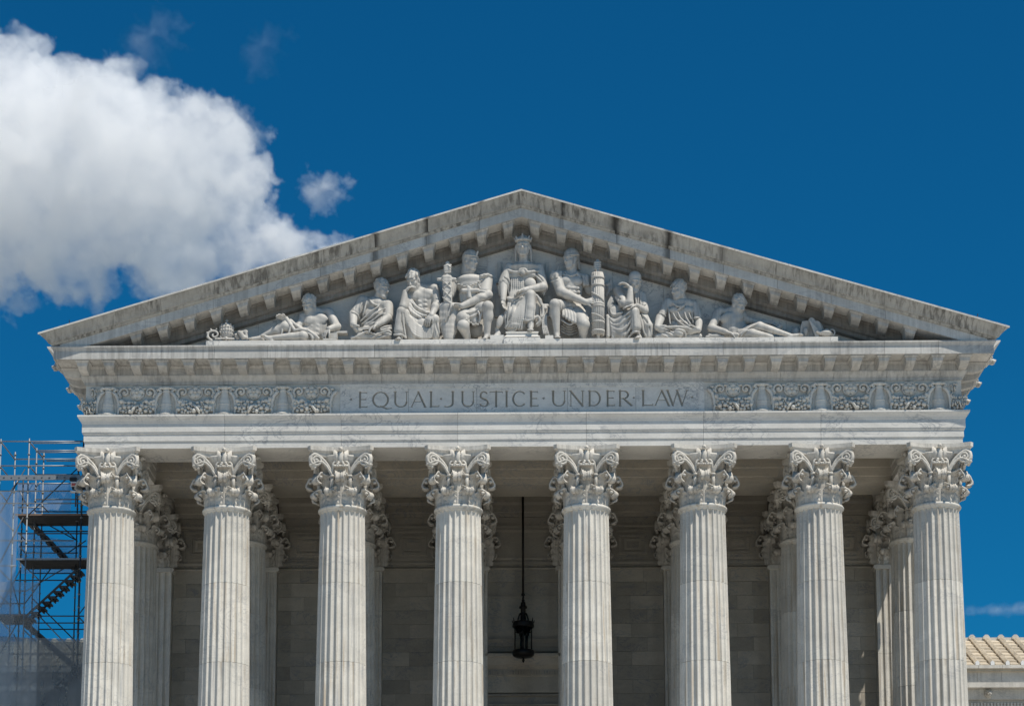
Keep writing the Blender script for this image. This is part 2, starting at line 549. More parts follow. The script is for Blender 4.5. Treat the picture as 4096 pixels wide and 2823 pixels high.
def volute_mesh(side):
    """one scroll of a corner pair: rises from a stalk, ends in a spiral under the corner of the abacus"""
    mb = MB()
    A = Vector((side * 0.33, -0.78, 0.62)); B = Vector((side * 0.30, -0.83, 1.05))
    C = Vector((side * 0.85, -0.98, 1.60))                       # eye of the spiral
    d = Vector((C.x - B.x, C.y - B.y, 0)).normalized()
    nrm = Vector((d.y, -d.x, 0))
    if nrm.y > 0: nrm = -nrm
    mb.tube([A, (A + B) / 2, B], [0.055, 0.065, 0.085], 10)
    mb.tube([B + Vector((0, 0, -0.02)), B + Vector((0, 0, 0.05))], [0.105, 0.105], 12)
    pts, rs = [], []
    R0 = 0.205
    for i in range(9):                                           # rising arm
        t = i / 8
        p0 = B; p2 = C + Vector((0, 0, R0)); p1 = B + Vector((0, 0, 0.5)) + d * 0.12
        pts.append(p0.lerp(p1, t).lerp(p1.lerp(p2, t), t)); rs.append(0.058)
    for i in range(1, 34):                                       # spiral
        t = i / 33
        a = PI / 2 - t * 2 * PI * 1.85
        r = R0 * (1 - t) ** 0.8 + 0.025
        pts.append(C + d * (r * math.cos(a)) + Vector((0, 0, r * math.sin(a))) + nrm * 0.05 * t); rs.append(0.058 - 0.032 * t)
    mb.tube(pts, rs, 8, squash=(nrm, 1.5))
    mb.ball(C + nrm * 0.06, 0.055, 8, 6)
    # backing disc so that the scroll is solid
    for q in range(3):
        mb.ball(C - nrm * 0.03, (0.165 - 0.03 * q, 0.07 + 0.015 * q, 0.165 - 0.03 * q), 14, 8, Matrix.Rotation(math.atan2(d.y, d.x), 3, 'Z'))
    # ruffled leaf that carries the scroll from below
    rp, rq = [], []
    for i in range(11):
        t = i / 10
        rp.append(B.lerp(C + Vector((0, 0, -0.19)) + d * 0.16, t) + Vector((0, 0, 0.30 * math.sin(t * PI))) + nrm * 0.04)
        rq.append(0.040 + (0.010 if i % 2 else -0.004))
    mb.tube(rp, rq, 7, squash=(nrm, 1.5))
    e = C + d * 0.2 + Vector((0, 0, -0.24))
    for i in range(3):
        mb.ball(e + Vector((0, 0, -0.04 * i + .06)) - d * 0.08 * i, (0.06, 0.065, 0.05), 8, 6)
    # inner helix curling towards the middle
    hp = []
    for i in range(14):
        t = i / 13
        a = -PI * 0.1 + t * 2 * PI * 1.1
        r = 0.12 * (1 - t) + 0.02
        hp.append(Vector((side * 0.14, -0.93, 1.46)) + Vector((side * r * math.cos(a), 0, r * math.sin(a))))
    mb.tube([B, B + Vector((-side * 0.01, -0.05, 0.25))] + hp, [0.05, 0.045] + [0.04 - 0.02 * i / 13 for i in range(14)], 7)
    return mb.mesh('volute', M['capital'])


VOL = {s: volute_mesh(s) for s in (-1, 1)}


def abacus_mesh():
    def plan(c, mid):
        pts = []
        for k in range(4):
            R = Matrix.Rotation(k * PI / 2, 3, 'Z')
            cc = 0.11
            p0 = Vector((-(c - cc), -c, 0)); p1 = Vector((c - cc, -c, 0))
            for i in range(13):
                t = i / 12
                y = -c + (c - mid) * (1 - (2 * t - 1) ** 2)
                pts.append(R @ Vector((p0.x + (p1.x - p0.x) * t, y, 0)))
        return pts
    lv = [(1.74, 1.03, 0.80), (1.80, 1.05, 0.82), (1.86, 1.06, 0.83), (1.90, 1.09, 0.87), (1.935, 1.13, 0.90), (1.945, 1.145, 0.915), (ZS - ZN - 0.012, 1.15, 0.92)]
    rings = [[(p.x, p.y, z) for p in plan(c, m)] for z, c, m in lv]
    n = len(rings[0])
    vs = [p for r in rings for p in r]
    fs = []
    for j in range(len(rings) - 1):
        for i in range(n):
            k = (i + 1) % n
            fs.append((j * n + i, j * n + k, (j + 1) * n + k, (j + 1) * n + i))
    fs.append(tuple(range(n - 1, -1, -1))); fs.append(tuple((len(rings) - 1) * n + i for i in range(n)))
    return MB().add(vs, fs).mesh('abacus', M['capital'])


ABACUS = abacus_mesh()


def eagle_mesh():
    mb = MB()
    mb.ball((0, -0.93, 1.72), (0.12, 0.11, 0.24), 12, 9)          # breast
    mb.ball((0.0, -1.02, 1.99), (0.075, 0.085, 0.085), 10, 8)     # head
    mb.tube([(0.01, -1.08, 1.99), (0.03, -1.14, 1.965), (0.03, -1.15, 1.93)], [0.035, 0.025, 0.006], 6)
    for s in (-1, 1):
        for i in range(4):                                        # folded wings, feathers in rows
            x = s * (0.135 + 0.03 * i)
            mb.tube([(x, -0.95 + 0.015 * i, 1.98 - 0.03 * (3 - i)), (x + s * 0.012, -0.99 + 0.02 * i, 1.78), (x - s * 0.02, -0.95 + 0.02 * i, 1.50)], [0.04, 0.045, 0.02], 6)
        mb.ball((s * 0.1, -0.97, 1.46), (0.06, 0.07, 0.045), 8, 6)
        mb.tube([(s * 0.06, -0.96, 1.55), (s * 0.09, -0.99, 1.46)], [0.05, 0.035], 6)
    for i in range(6):
        mb.ball((-0.2 + 0.08 * i, -0.98, 1.40), (0.055, 0.05, 0.045), 8, 6)
    mb.tube([(-0.27, -0.95, 1.41), (0.27, -0.95, 1.41)], 0.05, 8)
    return mb.mesh('eagle', M['capital'])


EAGLE = eagle_mesh()


def make_column(x, y, front):
    c = place('column', BASE_ME, (x, y, 0))
    for me in DRUMS: obj('drum', me, c)
    obj('necking', NECK_ME, c)
    obj('mortar_core', MORTAR_ME, c)
    obj('bell', BELL_ME, c, (0, 0, ZN))
    obj('abacus', ABACUS, c, (0, 0, ZN))
    for k in range(8):
        obj('acanthus_leaf', LEAF1, c, (0, 0, ZN), rad(22.5 + 45 * k))
        obj('acanthus_leaf', LEAF2, c, (0, 0, ZN), rad(45 * k))
    for k in range(4):
        for s in (-1, 1): obj('volute', VOL[s], c, (0, 0, ZN), rad(90 * k))
        obj('eagle', EAGLE, c, (0, 0, ZN), rad(90 * k))
    return c


for x in COLX: make_column(x, 0.0, True)
for x in COLX: make_column(x, Y2, False)

# ---------------------------------------------------------------- pilasters against the back wall
def pilaster_mesh():
    pts = []
    hw = 0.88
    pts.append((-hw, YW + 0.3)); pts.append((-hw, YP))
    nfl = 7
    w = (2 * hw - 0.12) / nfl
    for k in range(nfl):
        x0 = -hw + 0.06 + k * w
        for i in range(9):
            q = i / 8 * 2 - 1
            pts.append((x0 + 0.03 + (w - 0.06) * (i / 8), YP + 0.075 * math.sqrt(max(0, 1 - q * q))))
    pts.append((hw, YP)); pts.append((hw, YW + 0.3))
    mb = MB()
    n = len(pts)
    zs = [ZF, 13.65 - J, 13.65 + J, 18.4 - J, 18.4 + J, 21.72]
    mb.prism(pts, lambda a, b: (a, b, ZF), lambda a, b: (a, b, 18.4 - J))
    mb.prism(pts, lambda a, b: (a, b, 18.4 + J), lambda a, b: (a, b, 21.70))
    mb.box((-hw + .03, YP + 0.1, ZF), (hw - .03, YW + 0.3, 21.7))
    return mb.mesh('pilaster', M['column'])


PIL = pilaster_mesh()
PNECK = MB().prism([(-0.93, 21.70), (0.93, 21.70), (0.98, 21.76), (0.98, 21.80), (0.93, 21.86), (-0.93, 21.86), (-0.98, 21.80), (-0.98, 21.76)], lambda a, z: (a, YP - 0.06, z), lambda a, z: (a, YW + 0.3, z)).mesh('necking', M['column'])
PBELL = MB().box((-0.86, YP + 0.02, 21.86), (0.86, YW + 0.3, ZS - 0.25)).mesh('bell', M['capital'])
for x in COLX:
    p = place('pilaster', PIL, (x, 0, 0))
    obj('necking', PNECK, p); obj('bell', PBELL, p)
    zc = 21.84
    for lx in (-0.58, 0.0, 0.58): obj('acanthus_leaf', LEAF1, p, (lx, YP + 0.75, zc))
    for lx in (-0.86, -0.29, 0.29, 0.86): obj('acanthus_leaf', LEAF2, p, (lx, YP + 0.75, zc))
    for s in (-1, 1):
        obj('acanthus_leaf', LEAF1, p, (s * 0.11, YP + 0.35, zc), s * PI / 2)
        obj('acanthus_leaf', LEAF2, p, (s * 0.11, YP + 0.10, zc), s * PI / 2)
        obj('volute', VOL[s], p, (s * 0.03, YP + 0.78, zc))
        obj('volute', VOL[-s], p, (s * 0.11, YP + 0.95, zc), s * PI / 2)
    obj('abacus', ABACUS, p, (0, YP + 0.83, zc))

# ---------------------------------------------------------------- entablature, block by block
ARCH = [(-0.84, ZS), (0.84, ZS), (0.84, 24.245), (0.862, 24.25), (0.862, 24.275), (0.878, 24.285), (0.878, 24.525), (0.905, 24.535), (0.918, 24.56), (0.905, 24.59), (0.932, 24.60), (0.932, 24.90), (0.95, 24.92), (0.965, 24.97), (1.01, 25.04), (1.055, 25.09), (1.075, 25.12), (1.082, 25.125), (1.082, 25.185), (-0.84, 25.185), (-0.90, 25.185), (-0.90, 24.6), (-0.87, 24.58), (-0.87, 24.28), (-0.84, 24.26)]


def front(x, end=0):
    """maps a profile point (a, z) to the front face at x; end = -1 / +1 mitres it at the corner"""
    return lambda a, z: (end * (EDGE + a) if end else x, -a, z)


def flank(side, y, mitre=False):
    return lambda a, z: (side * (EDGE + a), -a if mitre else y, z)


def run_blocks(prof, xs, name, mat, parent=CH):
    """blocks along the front between the given joints; the first and last are mitred at the corners"""
    n = len(xs)
    out = []
    for i in range(n + 1):
        f0 = front(0, -1) if i == 0 else front(xs[i - 1] + J)
        f1 = front(0, 1) if i == n else front(xs[i] - J)
        out.append(part(MB().prism(prof, f0, f1), name, mat, parent))
    return out


def side_blocks(prof, ys, name, mat):
    for s in (-1, 1):
        prev = None
        for i, y in enumerate(ys):
            f0 = flank(s, 0, True) if i == 0 else flank(s, ys[i - 1] + J)
            part(MB().prism(prof, f0, flank(s, y - J)), name, mat)


run_blocks(ARCH, COLX[1:-1], 'architrave_block', M['marble'])
side_blocks(ARCH, [Y2, YW + 0.2], 'architrave_block', M['marble'])
BEAM = [(-0.84, ZS), (0.84, ZS), (0.84, 24.26), (0.89, 24.28), (0.89, 24.58), (0.95, 24.60), (0.95, 25.15), (-0.95, 25.15), (-0.95, 24.60), (-0.89, 24.58), (-0.89, 24.28), (-0.84, 24.26)]
bx = [-13.6] + COLX[1:-1] + [13.6]
for a, b in zip(bx[:-1], bx[1:]):
    part(MB().prism(BEAM, lambda p, z, a=a: (a + J, Y2 - p, z), lambda p, z, b=b: (b - J, Y2 - p, z)), 'inner_beam', M['wall'])
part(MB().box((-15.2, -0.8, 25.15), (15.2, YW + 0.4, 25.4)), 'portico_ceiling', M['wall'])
for x in COLX[1:-1]:
    for y0, y1 in ((0.9, Y2 - 0.95), (Y2 + 0.95, YW)):
        part(MB().box((x - 0.6, y0, 24.62), (x + 0.6, y1, 25.15)), 'ceiling_beam', M['wall'])

GRID = [1.4 + 1.853 * k for k in range(8)]           # joints of the cornices
GX = sorted([-g for g in GRID] + GRID)
# frieze: plain blocks behind the carving, the inscription panel in the middle
FZ0, FZ1 = 25.185, 26.31
FR = [(0.2, FZ0 + .002), (0.845, FZ0 + .002), (0.845, FZ1), (0.2, FZ1)]
FJ = [8.36, 12.455]
xs = [-f for f in reversed(FJ)]
for s in (-1, 1):
    e = [6.36, 8.36, 10.41, 12.455]
    for a, b in zip(e[:-1], e[1:]):
        part(MB().prism(FR, front(s * (a + J)), front(s * (b - J))), 'frieze_block', M['frieze'])
    part(MB().prism(FR, front(s * (12.455 + J)), front(0, s)), 'frieze_block', M['frieze'])
side_blocks(FR, [2.2, 4.3, 6.3, YW + .2], 'frieze_block', M['frieze'])
BED = [(0.2, FZ1 + .003), (0.885, FZ1 + .003), (0.885, 26.425), (0.91, 26.43), (0.93, 26.47), (0.985, 26.53), (1.025, 26.565), (1.04, 26.60), (1.04, 26.625), (0.2, 26.625)]
run_blocks(BED, [g + 0.2 for g in GX], 'bed_mould_block', M['cornice'])
side_blocks(BED, [2.2, 4.3, 6.3, YW + .2], 'bed_mould_block', M['cornice'])
BAND = [(0.2, 26.628), (1.02, 26.628), (1.02, 26.86), (1.06, 26.875), (1.085, 26.92), (1.085, 26.957), (0.2, 26.957)]
run_blocks(BAND, [g - 0.25 for g in GX], 'modillion_band_block', M['cornice'])
side_blocks(BAND, [2.2, 4.3, 6.3, YW + .2], 'modillion_band_block', M['cornice'])
CORO = [(0.3, 26.96), (1.74, 26.96), (1.74, 26.98), (1.775, 26.98), (1.775, 26.955), (1.81, 26.955), (1.81, 27.245), (1.822, 27.25), (1.822, 27.27), (1.835, 27.285), (1.85, 27.32), (1.87, 27.345), (1.885, 27.355), (1.885, 27.405), (0.3, 27.44)]
run_blocks(CORO, GX, 'cornice_block', M['cornice'])
side_blocks(CORO, [2.2, 4.3, 6.3, YW + .2], 'cornice_block', M['cornice'])
part(MB().box((-15.0, -0.8, 24.1), (15.0, 0.6, 27.2)).box((-16.0, -1.6, 27.0), (16.0, 0.6, 27.38)), 'mortar_core', M['mortar'])


def modillion_mesh(slope, jit):
    """bracket: a moulded cap over a tapering body that leans back; sheared along the rake where slope is not 0"""
    mb = MB()
    def sh(v): return [(x, y, z + slope * x) for x, y, z in v]
    def slab(z0, z1, w0, w1, f0, f1, b=1.0):
        mb.hexa(sh([(-w0, -f0, z0), (w0, -f0, z0), (w0, -b, z0), (-w0, -b, z0)]), sh([(-w1, -f1, z1), (w1, -f1, z1), (w1, -b, z1), (-w1, -b, z1)]))
    slab(-0.03, 0.0, 0.243, 0.243, 1.755, 1.755)
    slab(-0.065, -0.03, 0.215, 0.238, 1.715, 1.75)
    slab(-0.19, -0.065, 0.165, 0.195, 1.655, 1.685)
    slab(-0.255, -0.19, 0.150, 0.165, 1.56, 1.655)
    slab(-0.325, -0.255, 0.140, 0.150, 1.30 + jit, 1.56)
    return mb.mesh('modillion', M['cornice'])


MOD = modillion_mesh(0, 0.0)
MS = 15.29 / 16.5
for k in range(34):
    x = (k - 16.5) * MS
    place('modillion', MOD, (x, 0, 26.952))
for s in (-1, 1):
    for k in range(8):
        place('modillion', MOD, (s * EDGE, -0.85 + MS * (k + 0.2), 26.952), s * PI / 2)

# ---------------------------------------------------------------- pediment
SLOPE, ZA = 0.3035, 32.81


def zr(x): return ZA - SLOPE * abs(x)


def rake_pieces(prof, s, cuts, end_mitre, name, mat):
    c = [0.0] + cuts
    for i, a in enumerate(c):
        last = i == len(c) - 1
        g0 = 0.0 if i == 0 else J
        def f0(p, dz, a=a, g=g0): return (s * (a + g), -p, zr(a + g) + dz)
        if last: f1 = lambda p, dz: (s * (EDGE + min(p, end_mitre)), -p, zr(EDGE + min(p, end_mitre)) + dz)
        else: f1 = lambda p, dz, b=c[i + 1]: (s * (b - J), -p, zr(b - J) + dz)
        part(MB().prism(prof, f0, f1), name, mat)


SIMA = [(2.255, 0.0), (2.255, -0.042), (2.215, -0.055), (2.17, -0.10), (2.10, -0.17), (2.03, -0.25), (1.985, -0.32), (1.96, -0.36), (1.915, -0.375), (0.4, -0.375), (0.4, 0.04)]
RMOULD = [(1.915, -0.377), (1.905, -0.405), (1.87, -0.425), (1.84, -0.45), (1.0, -0.45), (1.0, -0.377)]
RCOR = [(1.80, -0.452), (1.80, -0.785), (1.76, -0.785), (1.76, -0.765), (1.72, -0.765), (1.72, -0.78), (0.4, -0.78), (0.4, -0.452)]
RBED = [(1.085, -0.782), (1.085, -0.82), (1.06, -0.865), (1.02, -0.88), (1.02, -1.11), (1.0, -1.115), (0.98, -1.15), (0.93, -1.20), (0.89, -1.215), (0.87, -1.225), (0.87, -1.36), (0.83, -1.365), (0.4, -1.365), (0.4, -0.782)]
for s in (-1, 1):
    rake_pieces(SIMA, s, GRID[:-1], 9, 'raking_sima_block', M['weather'])
    rake_pieces([(2.275, 0.03), (2.275, -0.03), (2.257, -0.034), (2.257, 0.004), (1.9, 0.012), (1.9, 0.04)], s, [g * 1.0 + 0.4 for g in GRID[:-1]], 9, 'sima_fillet', M['corona'])
    rake_pieces(RMOULD, s, GRID[:-1], 9, 'raking_moulding', M['weather'])
    rake_pieces(RCOR, s, [g + 0.06 for g in GRID[:-1]], 1.6, 'raking_cornice_block', M['corona'])
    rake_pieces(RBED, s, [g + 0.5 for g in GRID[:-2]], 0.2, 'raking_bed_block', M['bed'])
    md = modillion_mesh(-s * SLOPE, 0.02)
    md.materials[0] = M['rake_mod']
    for k in range(15):
        x = s * (k + 0.5) * MS
        place('modillion', md, (x, 0, zr(x) - 0.785))
mc = MB()
for s in (-1, 1):
    mc.prism([(1.7, -0.06), (1.7, -0.7), (0.5, -0.7), (0.5, -0.06)], lambda p, dz: (0, -p, zr(0) + dz), lambda p, dz, s=s: (s * 15.5, -p, zr(15.5) + dz))
part(mc, 'mortar_core', M['mortar'])
# tympanum slabs
YT = 0.6
tj = [-13.5, -11.2, -9.05, -6.9, -5.05, -2.95, -1.05, 0.95, 2.9, 5.0, 6.95, 9.1, 11.3, 13.5]
tj = [-13.5, -11.2, -9.3, -7.2, -5.0, -3.2, -1.22, 1.22, 3.2, 5.0, 7.2, 9.3, 11.2, 13.5]
for a, b in zip(tj[:-1], tj[1:]):
    lo = 27.2
    pts = [(a + .004, lo), (b - .004, lo), (b - .004, zr(b) - 1.2), (a + .004, zr(a) - 1.2)]
    if a < 0 < b: pts.insert(3, (0, zr(0) - 1.2))
    part(MB().prism(pts, lambda x, z: (x, -YT, z), lambda x, z: (x, -0.3, z)), 'tympanum_slab', M['panel'])
# gabled roof behind the pediment
part(MB().prism([(-16.6, 27.5), (0, zr(0) + 0.02), (16.6, 27.5), (16.2, 27.3), (-16.2, 27.3)], lambda x, z: (x, -0.42, z), lambda x, z: (x, 58, z)), 'roof', M['tile'])
# side gutters with lion heads
for s in (-1, 1):
    GUT = [(2.25, 27.74), (2.25, 27.70), (2.10, 27.58), (1.98, 27.43), (1.5, 27.43), (1.5, 27.74)]
    part(MB().prism(GUT, lambda a, z, s=s: (s * (EDGE + a), -0.9, z), lambda a, z, s=s: (s * (EDGE + a), YW + 30, z)), 'gutter', M['corona'])


def lion_mesh():
    mb = MB()
    rnd = random.Random(4)
    mb.ball((0, -0.05, 0), (0.17, 0.2, 0.19), 12, 9)
    mb.ball((0, -0.24, -0.05), (0.10, 0.12, 0.085), 10, 7)
    mb.ball((0, -0.33, -0.02), (0.05, 0.05, 0.035), 8, 6)
    mb.ball((0, -0.22, -0.15), (0.07, 0.09, 0.04), 8, 6)
    for s in (-1, 1):
        mb.ball((s * 0.085, -0.2, 0.06), (0.055, 0.05, 0.03), 8, 6)
        mb.ball((s * 0.15, -0.1, 0.15), (0.05, 0.04, 0.05), 8, 6)
        mb.ball((s * 0.08, -0.26, -0.07), (0.05, 0.06, 0.05), 8, 6)
    for i in range(16):
        a = 2 * PI * i / 16
        for r, y in ((0.20, 0.0), (0.24, 0.09)):
            mb.ball((r * math.cos(a), y + rnd.uniform(-.02, .02), r * math.sin(a)), (0.06, 0.09, 0.06), 7, 5)
    return mb.mesh('lion_head', M['capital'])


LION = lion_mesh()
for s in (-1, 1):
    for y in (0.66, 3.15, 5.2, 7.4): place('lion_head', LION, (s * (EDGE + 2.05), y, 27.56), s * PI / 2)
    part(MB().tube([(s * 15.75, -1.6, zr(15.75)), (s * 15.8, -1.6, zr(15.75) + 0.42)], 0.014, 6), 'lightning_rod', M['iron'])

# ---------------------------------------------------------------- carved frieze
def frieze_urn():
    mb = MB()
    pr = [(0.0, 0.0), (0.30, 0.0), (0.315, 0.045), (0.285, 0.07), (0.235, 0.12), (0.21, 0.20), (0.205, 0.25), (0.215, 0.27), (0.205, 0.30), (0.205, 0.38), (0.22, 0.40), (0.20, 0.43), (0.19, 0.50), (0.185, 0.55), (0.155, 0.65), (0.14, 0.76), (0.135, 0.84), (0.15, 0.86), (0.15, 0.90), (0.13, 0.91), (0.13, 0.97), (0.0, 0.97)]
    mb.lathe([(r, z) for r, z in pr], 20, smooth=False)
    mb.v = [(x, y * 0.8, z) for x, y, z in mb.v]
    mb.box((-0.31, -0.20, 0.0), (-0.22, 0.0, 0.05)).box((0.22, -0.20, 0.0), (0.31, 0.0, 0.05))
    mb.ball((0, -0.06, 1.0), (0.2, 0.09, 0.07), 12, 7)
    for s in (-1, 1):
        mb.tube([(s * 0.08, -0.08, 0.98), (s * 0.2, -0.10, 1.0), (s * 0.27, -0.10, 0.94), (s * 0.22, -0.1, 0.88), (s * 0.18, -0.1, 0.92)], [0.05, 0.06, 0.055, 0.045, 0.03], 7)
    return mb.mesh('frieze_urn', M['frieze'])


def frieze_horn(s):
    mb = MB()
    mb.tube([(s * 0.16, -0.05, 0.87), (s * 0.23, -0.09, 0.80), (s * 0.32, -0.10, 0.68), (s * 0.375, -0.09, 0.45), (s * 0.385, -0.08, 0.22), (s * 0.36, -0.09, 0.06), (s * 0.41, -0.1, 0.015), (s * 0.48, -0.1, 0.02)], [0.06, 0.065, 0.06, 0.052, 0.045, 0.036, 0.034, 0.022], 8)
    for q in ((0.24, 0.79, 0.075), (0.32, 0.67, 0.07)):
        mb.ball((s * q[0], -0.09, q[1]), (q[2], q[2], 0.025), 10, 5)
    mb.ball((s * 0.5, -0.08, 0.03), (0.08, 0.05, 0.03), 8, 5)
    return mb.mesh('cornucopia', M['frieze'])


def garland(seed):
    rnd = random.Random(seed)
    mb = MB(); pts = []
    for it in range(3000):
        x = rnd.uniform(-0.62, 0.62)
        u = x / 0.64
        zt = 0.46 + 0.16 * u * u
        zb = 0.05 + 0.16 * abs(u) ** 3
        z = rnd.uniform(zb, zt)
        r = rnd.uniform(0.06, 0.10) if it < 500 else rnd.uniform(0.035, 0.06)
        if abs(x - (0.32 - z) * 0.5) < 0.06 + r * .5: continue
        if z - r < 0.0 or z + r > zt + 0.08: continue
        if any((x - a) ** 2 + (z - b) ** 2 < (0.86 * (r + c)) ** 2 for a, b, c in pts): continue
        pts.append((x, z, r))
    for x, z, r in pts:
        y = -0.06 - 0.10 * math.cos(x / 0.64 * PI / 2) * math.sin(min(1, z / 0.35) * PI * .8)
        mb.ball((x, y, z), (r * rnd.uniform(.9, 1.12), r * 1.05, r * rnd.uniform(.9, 1.12)), 9, 6)
    for i in range(9):                                            # body of the swag behind the fruit
        x = -0.6 + 0.15 * i
        mb.ball((x, -0.01, 0.24 + 0.16 * (x / 0.6) ** 2), (0.15, 0.09, 0.15), 8, 6)
    mb.tube([(0.30 - 0.42, -0.08, 0.40), (0.05, -0.20, 0.27), (0.14, -0.2, 0.12), (0.18, -0.1, 0.02)], [0.05, 0.055, 0.05, 0.03], 8)
    for s in (-1, 1):
        mb.tube([(s * 0.66, -0.04, 0.60), (s * 0.56, -0.1, 0.50), (s * 0.42, -0.1, 0.47), (s * 0.30, -0.08, 0.50)], [0.04, 0.05, 0.045, 0.02], 7)
    return mb.mesh('garland', M['frieze'])


def rosette():
    mb = MB()
    for i in range(5):
        a = PI / 2 + 2 * PI * i / 5
        mb.ball((0.125 * math.cos(a), -0.04, 0.125 * math.sin(a)), (0.115, 0.085, 0.115), 10, 6)
    mb.tube([(0.235 * math.cos(a), -0.03, 0.235 * math.sin(a)) for a in [2 * PI * i / 20 for i in range(21)]], 0.035, 6)
    mb.ball((0, -0.12, 0), (0.06, 0.055, 0.06), 10, 6)
    return mb.mesh('rosette', M['frieze'])


def tendril(s):
    mb = MB(); pts = []; rs = []
    for i in range(22):
        t = i / 21
        a = -PI * 0.3 + t * 2 * PI * 1.25
        r = 0.17 * (1 - t) + 0.03
        pts.append((s * (0.45 + r * math.cos(a)), -0.055, 0.84 + r * math.sin(a))); rs.append(0.052 - 0.014 * t)
    pre = [(s * 0.74, -0.03, 0.98), (s * 0.68, -0.04, 0.84), (s * 0.58, -0.04, 0.76)]
    mb.tube(pre + pts, [0.02, 0.04, 0.042] + rs, 7)
    mb.ball((s * 0.45, -0.08, 0.84), (0.06, 0.06, 0.06), 8, 5)
    for q in range(3):
        mb.ball((s * (0.62 + 0.05 * q), -0.02, 0.66 + 0.14 * q), (0.10, 0.07, 0.06), 8, 5)
    mb.ball((s * 0.26, -0.02, 0.99), (0.12, 0.06, 0.05), 8, 5)
    return mb.mesh('tendril', M['frieze'])


URN, HORN, ROS, TEN = frieze_urn(), {s: frieze_horn(s) for s in (-1, 1)}, rosette(), {s: tendril(s) for s in (-1, 1)}
GARL = [garland(i) for i in (3, 8, 21)]
FY = -0.847
for s in (-1, 1):
    for i, ux in enumerate((8.365, 10.41, 12.455, 14.50)):
        u = place('frieze_urn', URN, (s * ux, FY, FZ0 + 0.005))
        for q in (-1, 1): obj('cornucopia', HORN[q], u)
    u = place('cornucopia', HORN[s], (s * 6.32, FY, FZ0 + 0.005))
    for i, gx in enumerate((7.36, 9.39, 11.43, 13.48)):
        g = place('garland', GARL[(i + (s > 0)) % 3], (s * gx, FY, FZ0 + 0.005), 0, CH, (-1 if i % 2 else 1, 1.25, 1))
        r = obj('rosette', ROS, g, (0, 0, 0.83))
        for q in (-1, 1): obj('tendril', TEN[q], g)
    g = place('garland', GARL[1], (s * 15.16, FY + .02, FZ0 + 0.005), 0, CH, (0.42, 1.3, 1))
    obj('tendril', TEN[-s], g, (s * 0.2, 0, 0))
    g = place('garland', GARL[2], (s * (EDGE + 0.86), 0.4, FZ0 + 0.005), s * PI / 2)
    for y in (1.6, 3.6, 5.6): place('frieze_urn', URN, (s * (EDGE + .847), y, FZ0 + .005), s * PI / 2)

# ---------------------------------------------------------------- inscription
TH, TN, SF = 0.135, 0.075, 0.045


def arc(cx, cy, rx, ry, a0, a1, wide, thin, n=18, tilt=0.0):
    out = []
    for i in range(n):
        p = []
        for k in (i, i + 1):
            a = rad(a0 + (a1 - a0) * k / n)
            w = thin + (wide - thin) * abs(math.cos(a + tilt)) ** 1.3
            p += [cx + rx * math.cos(a), cy + ry * math.sin(a), w]
        out.append((p[0], p[1], p[3], p[4], p[2], p[5]))
    return out


def ser(x, y, w=0.11): return [(x - w, y, x + w, y, SF, SF)]


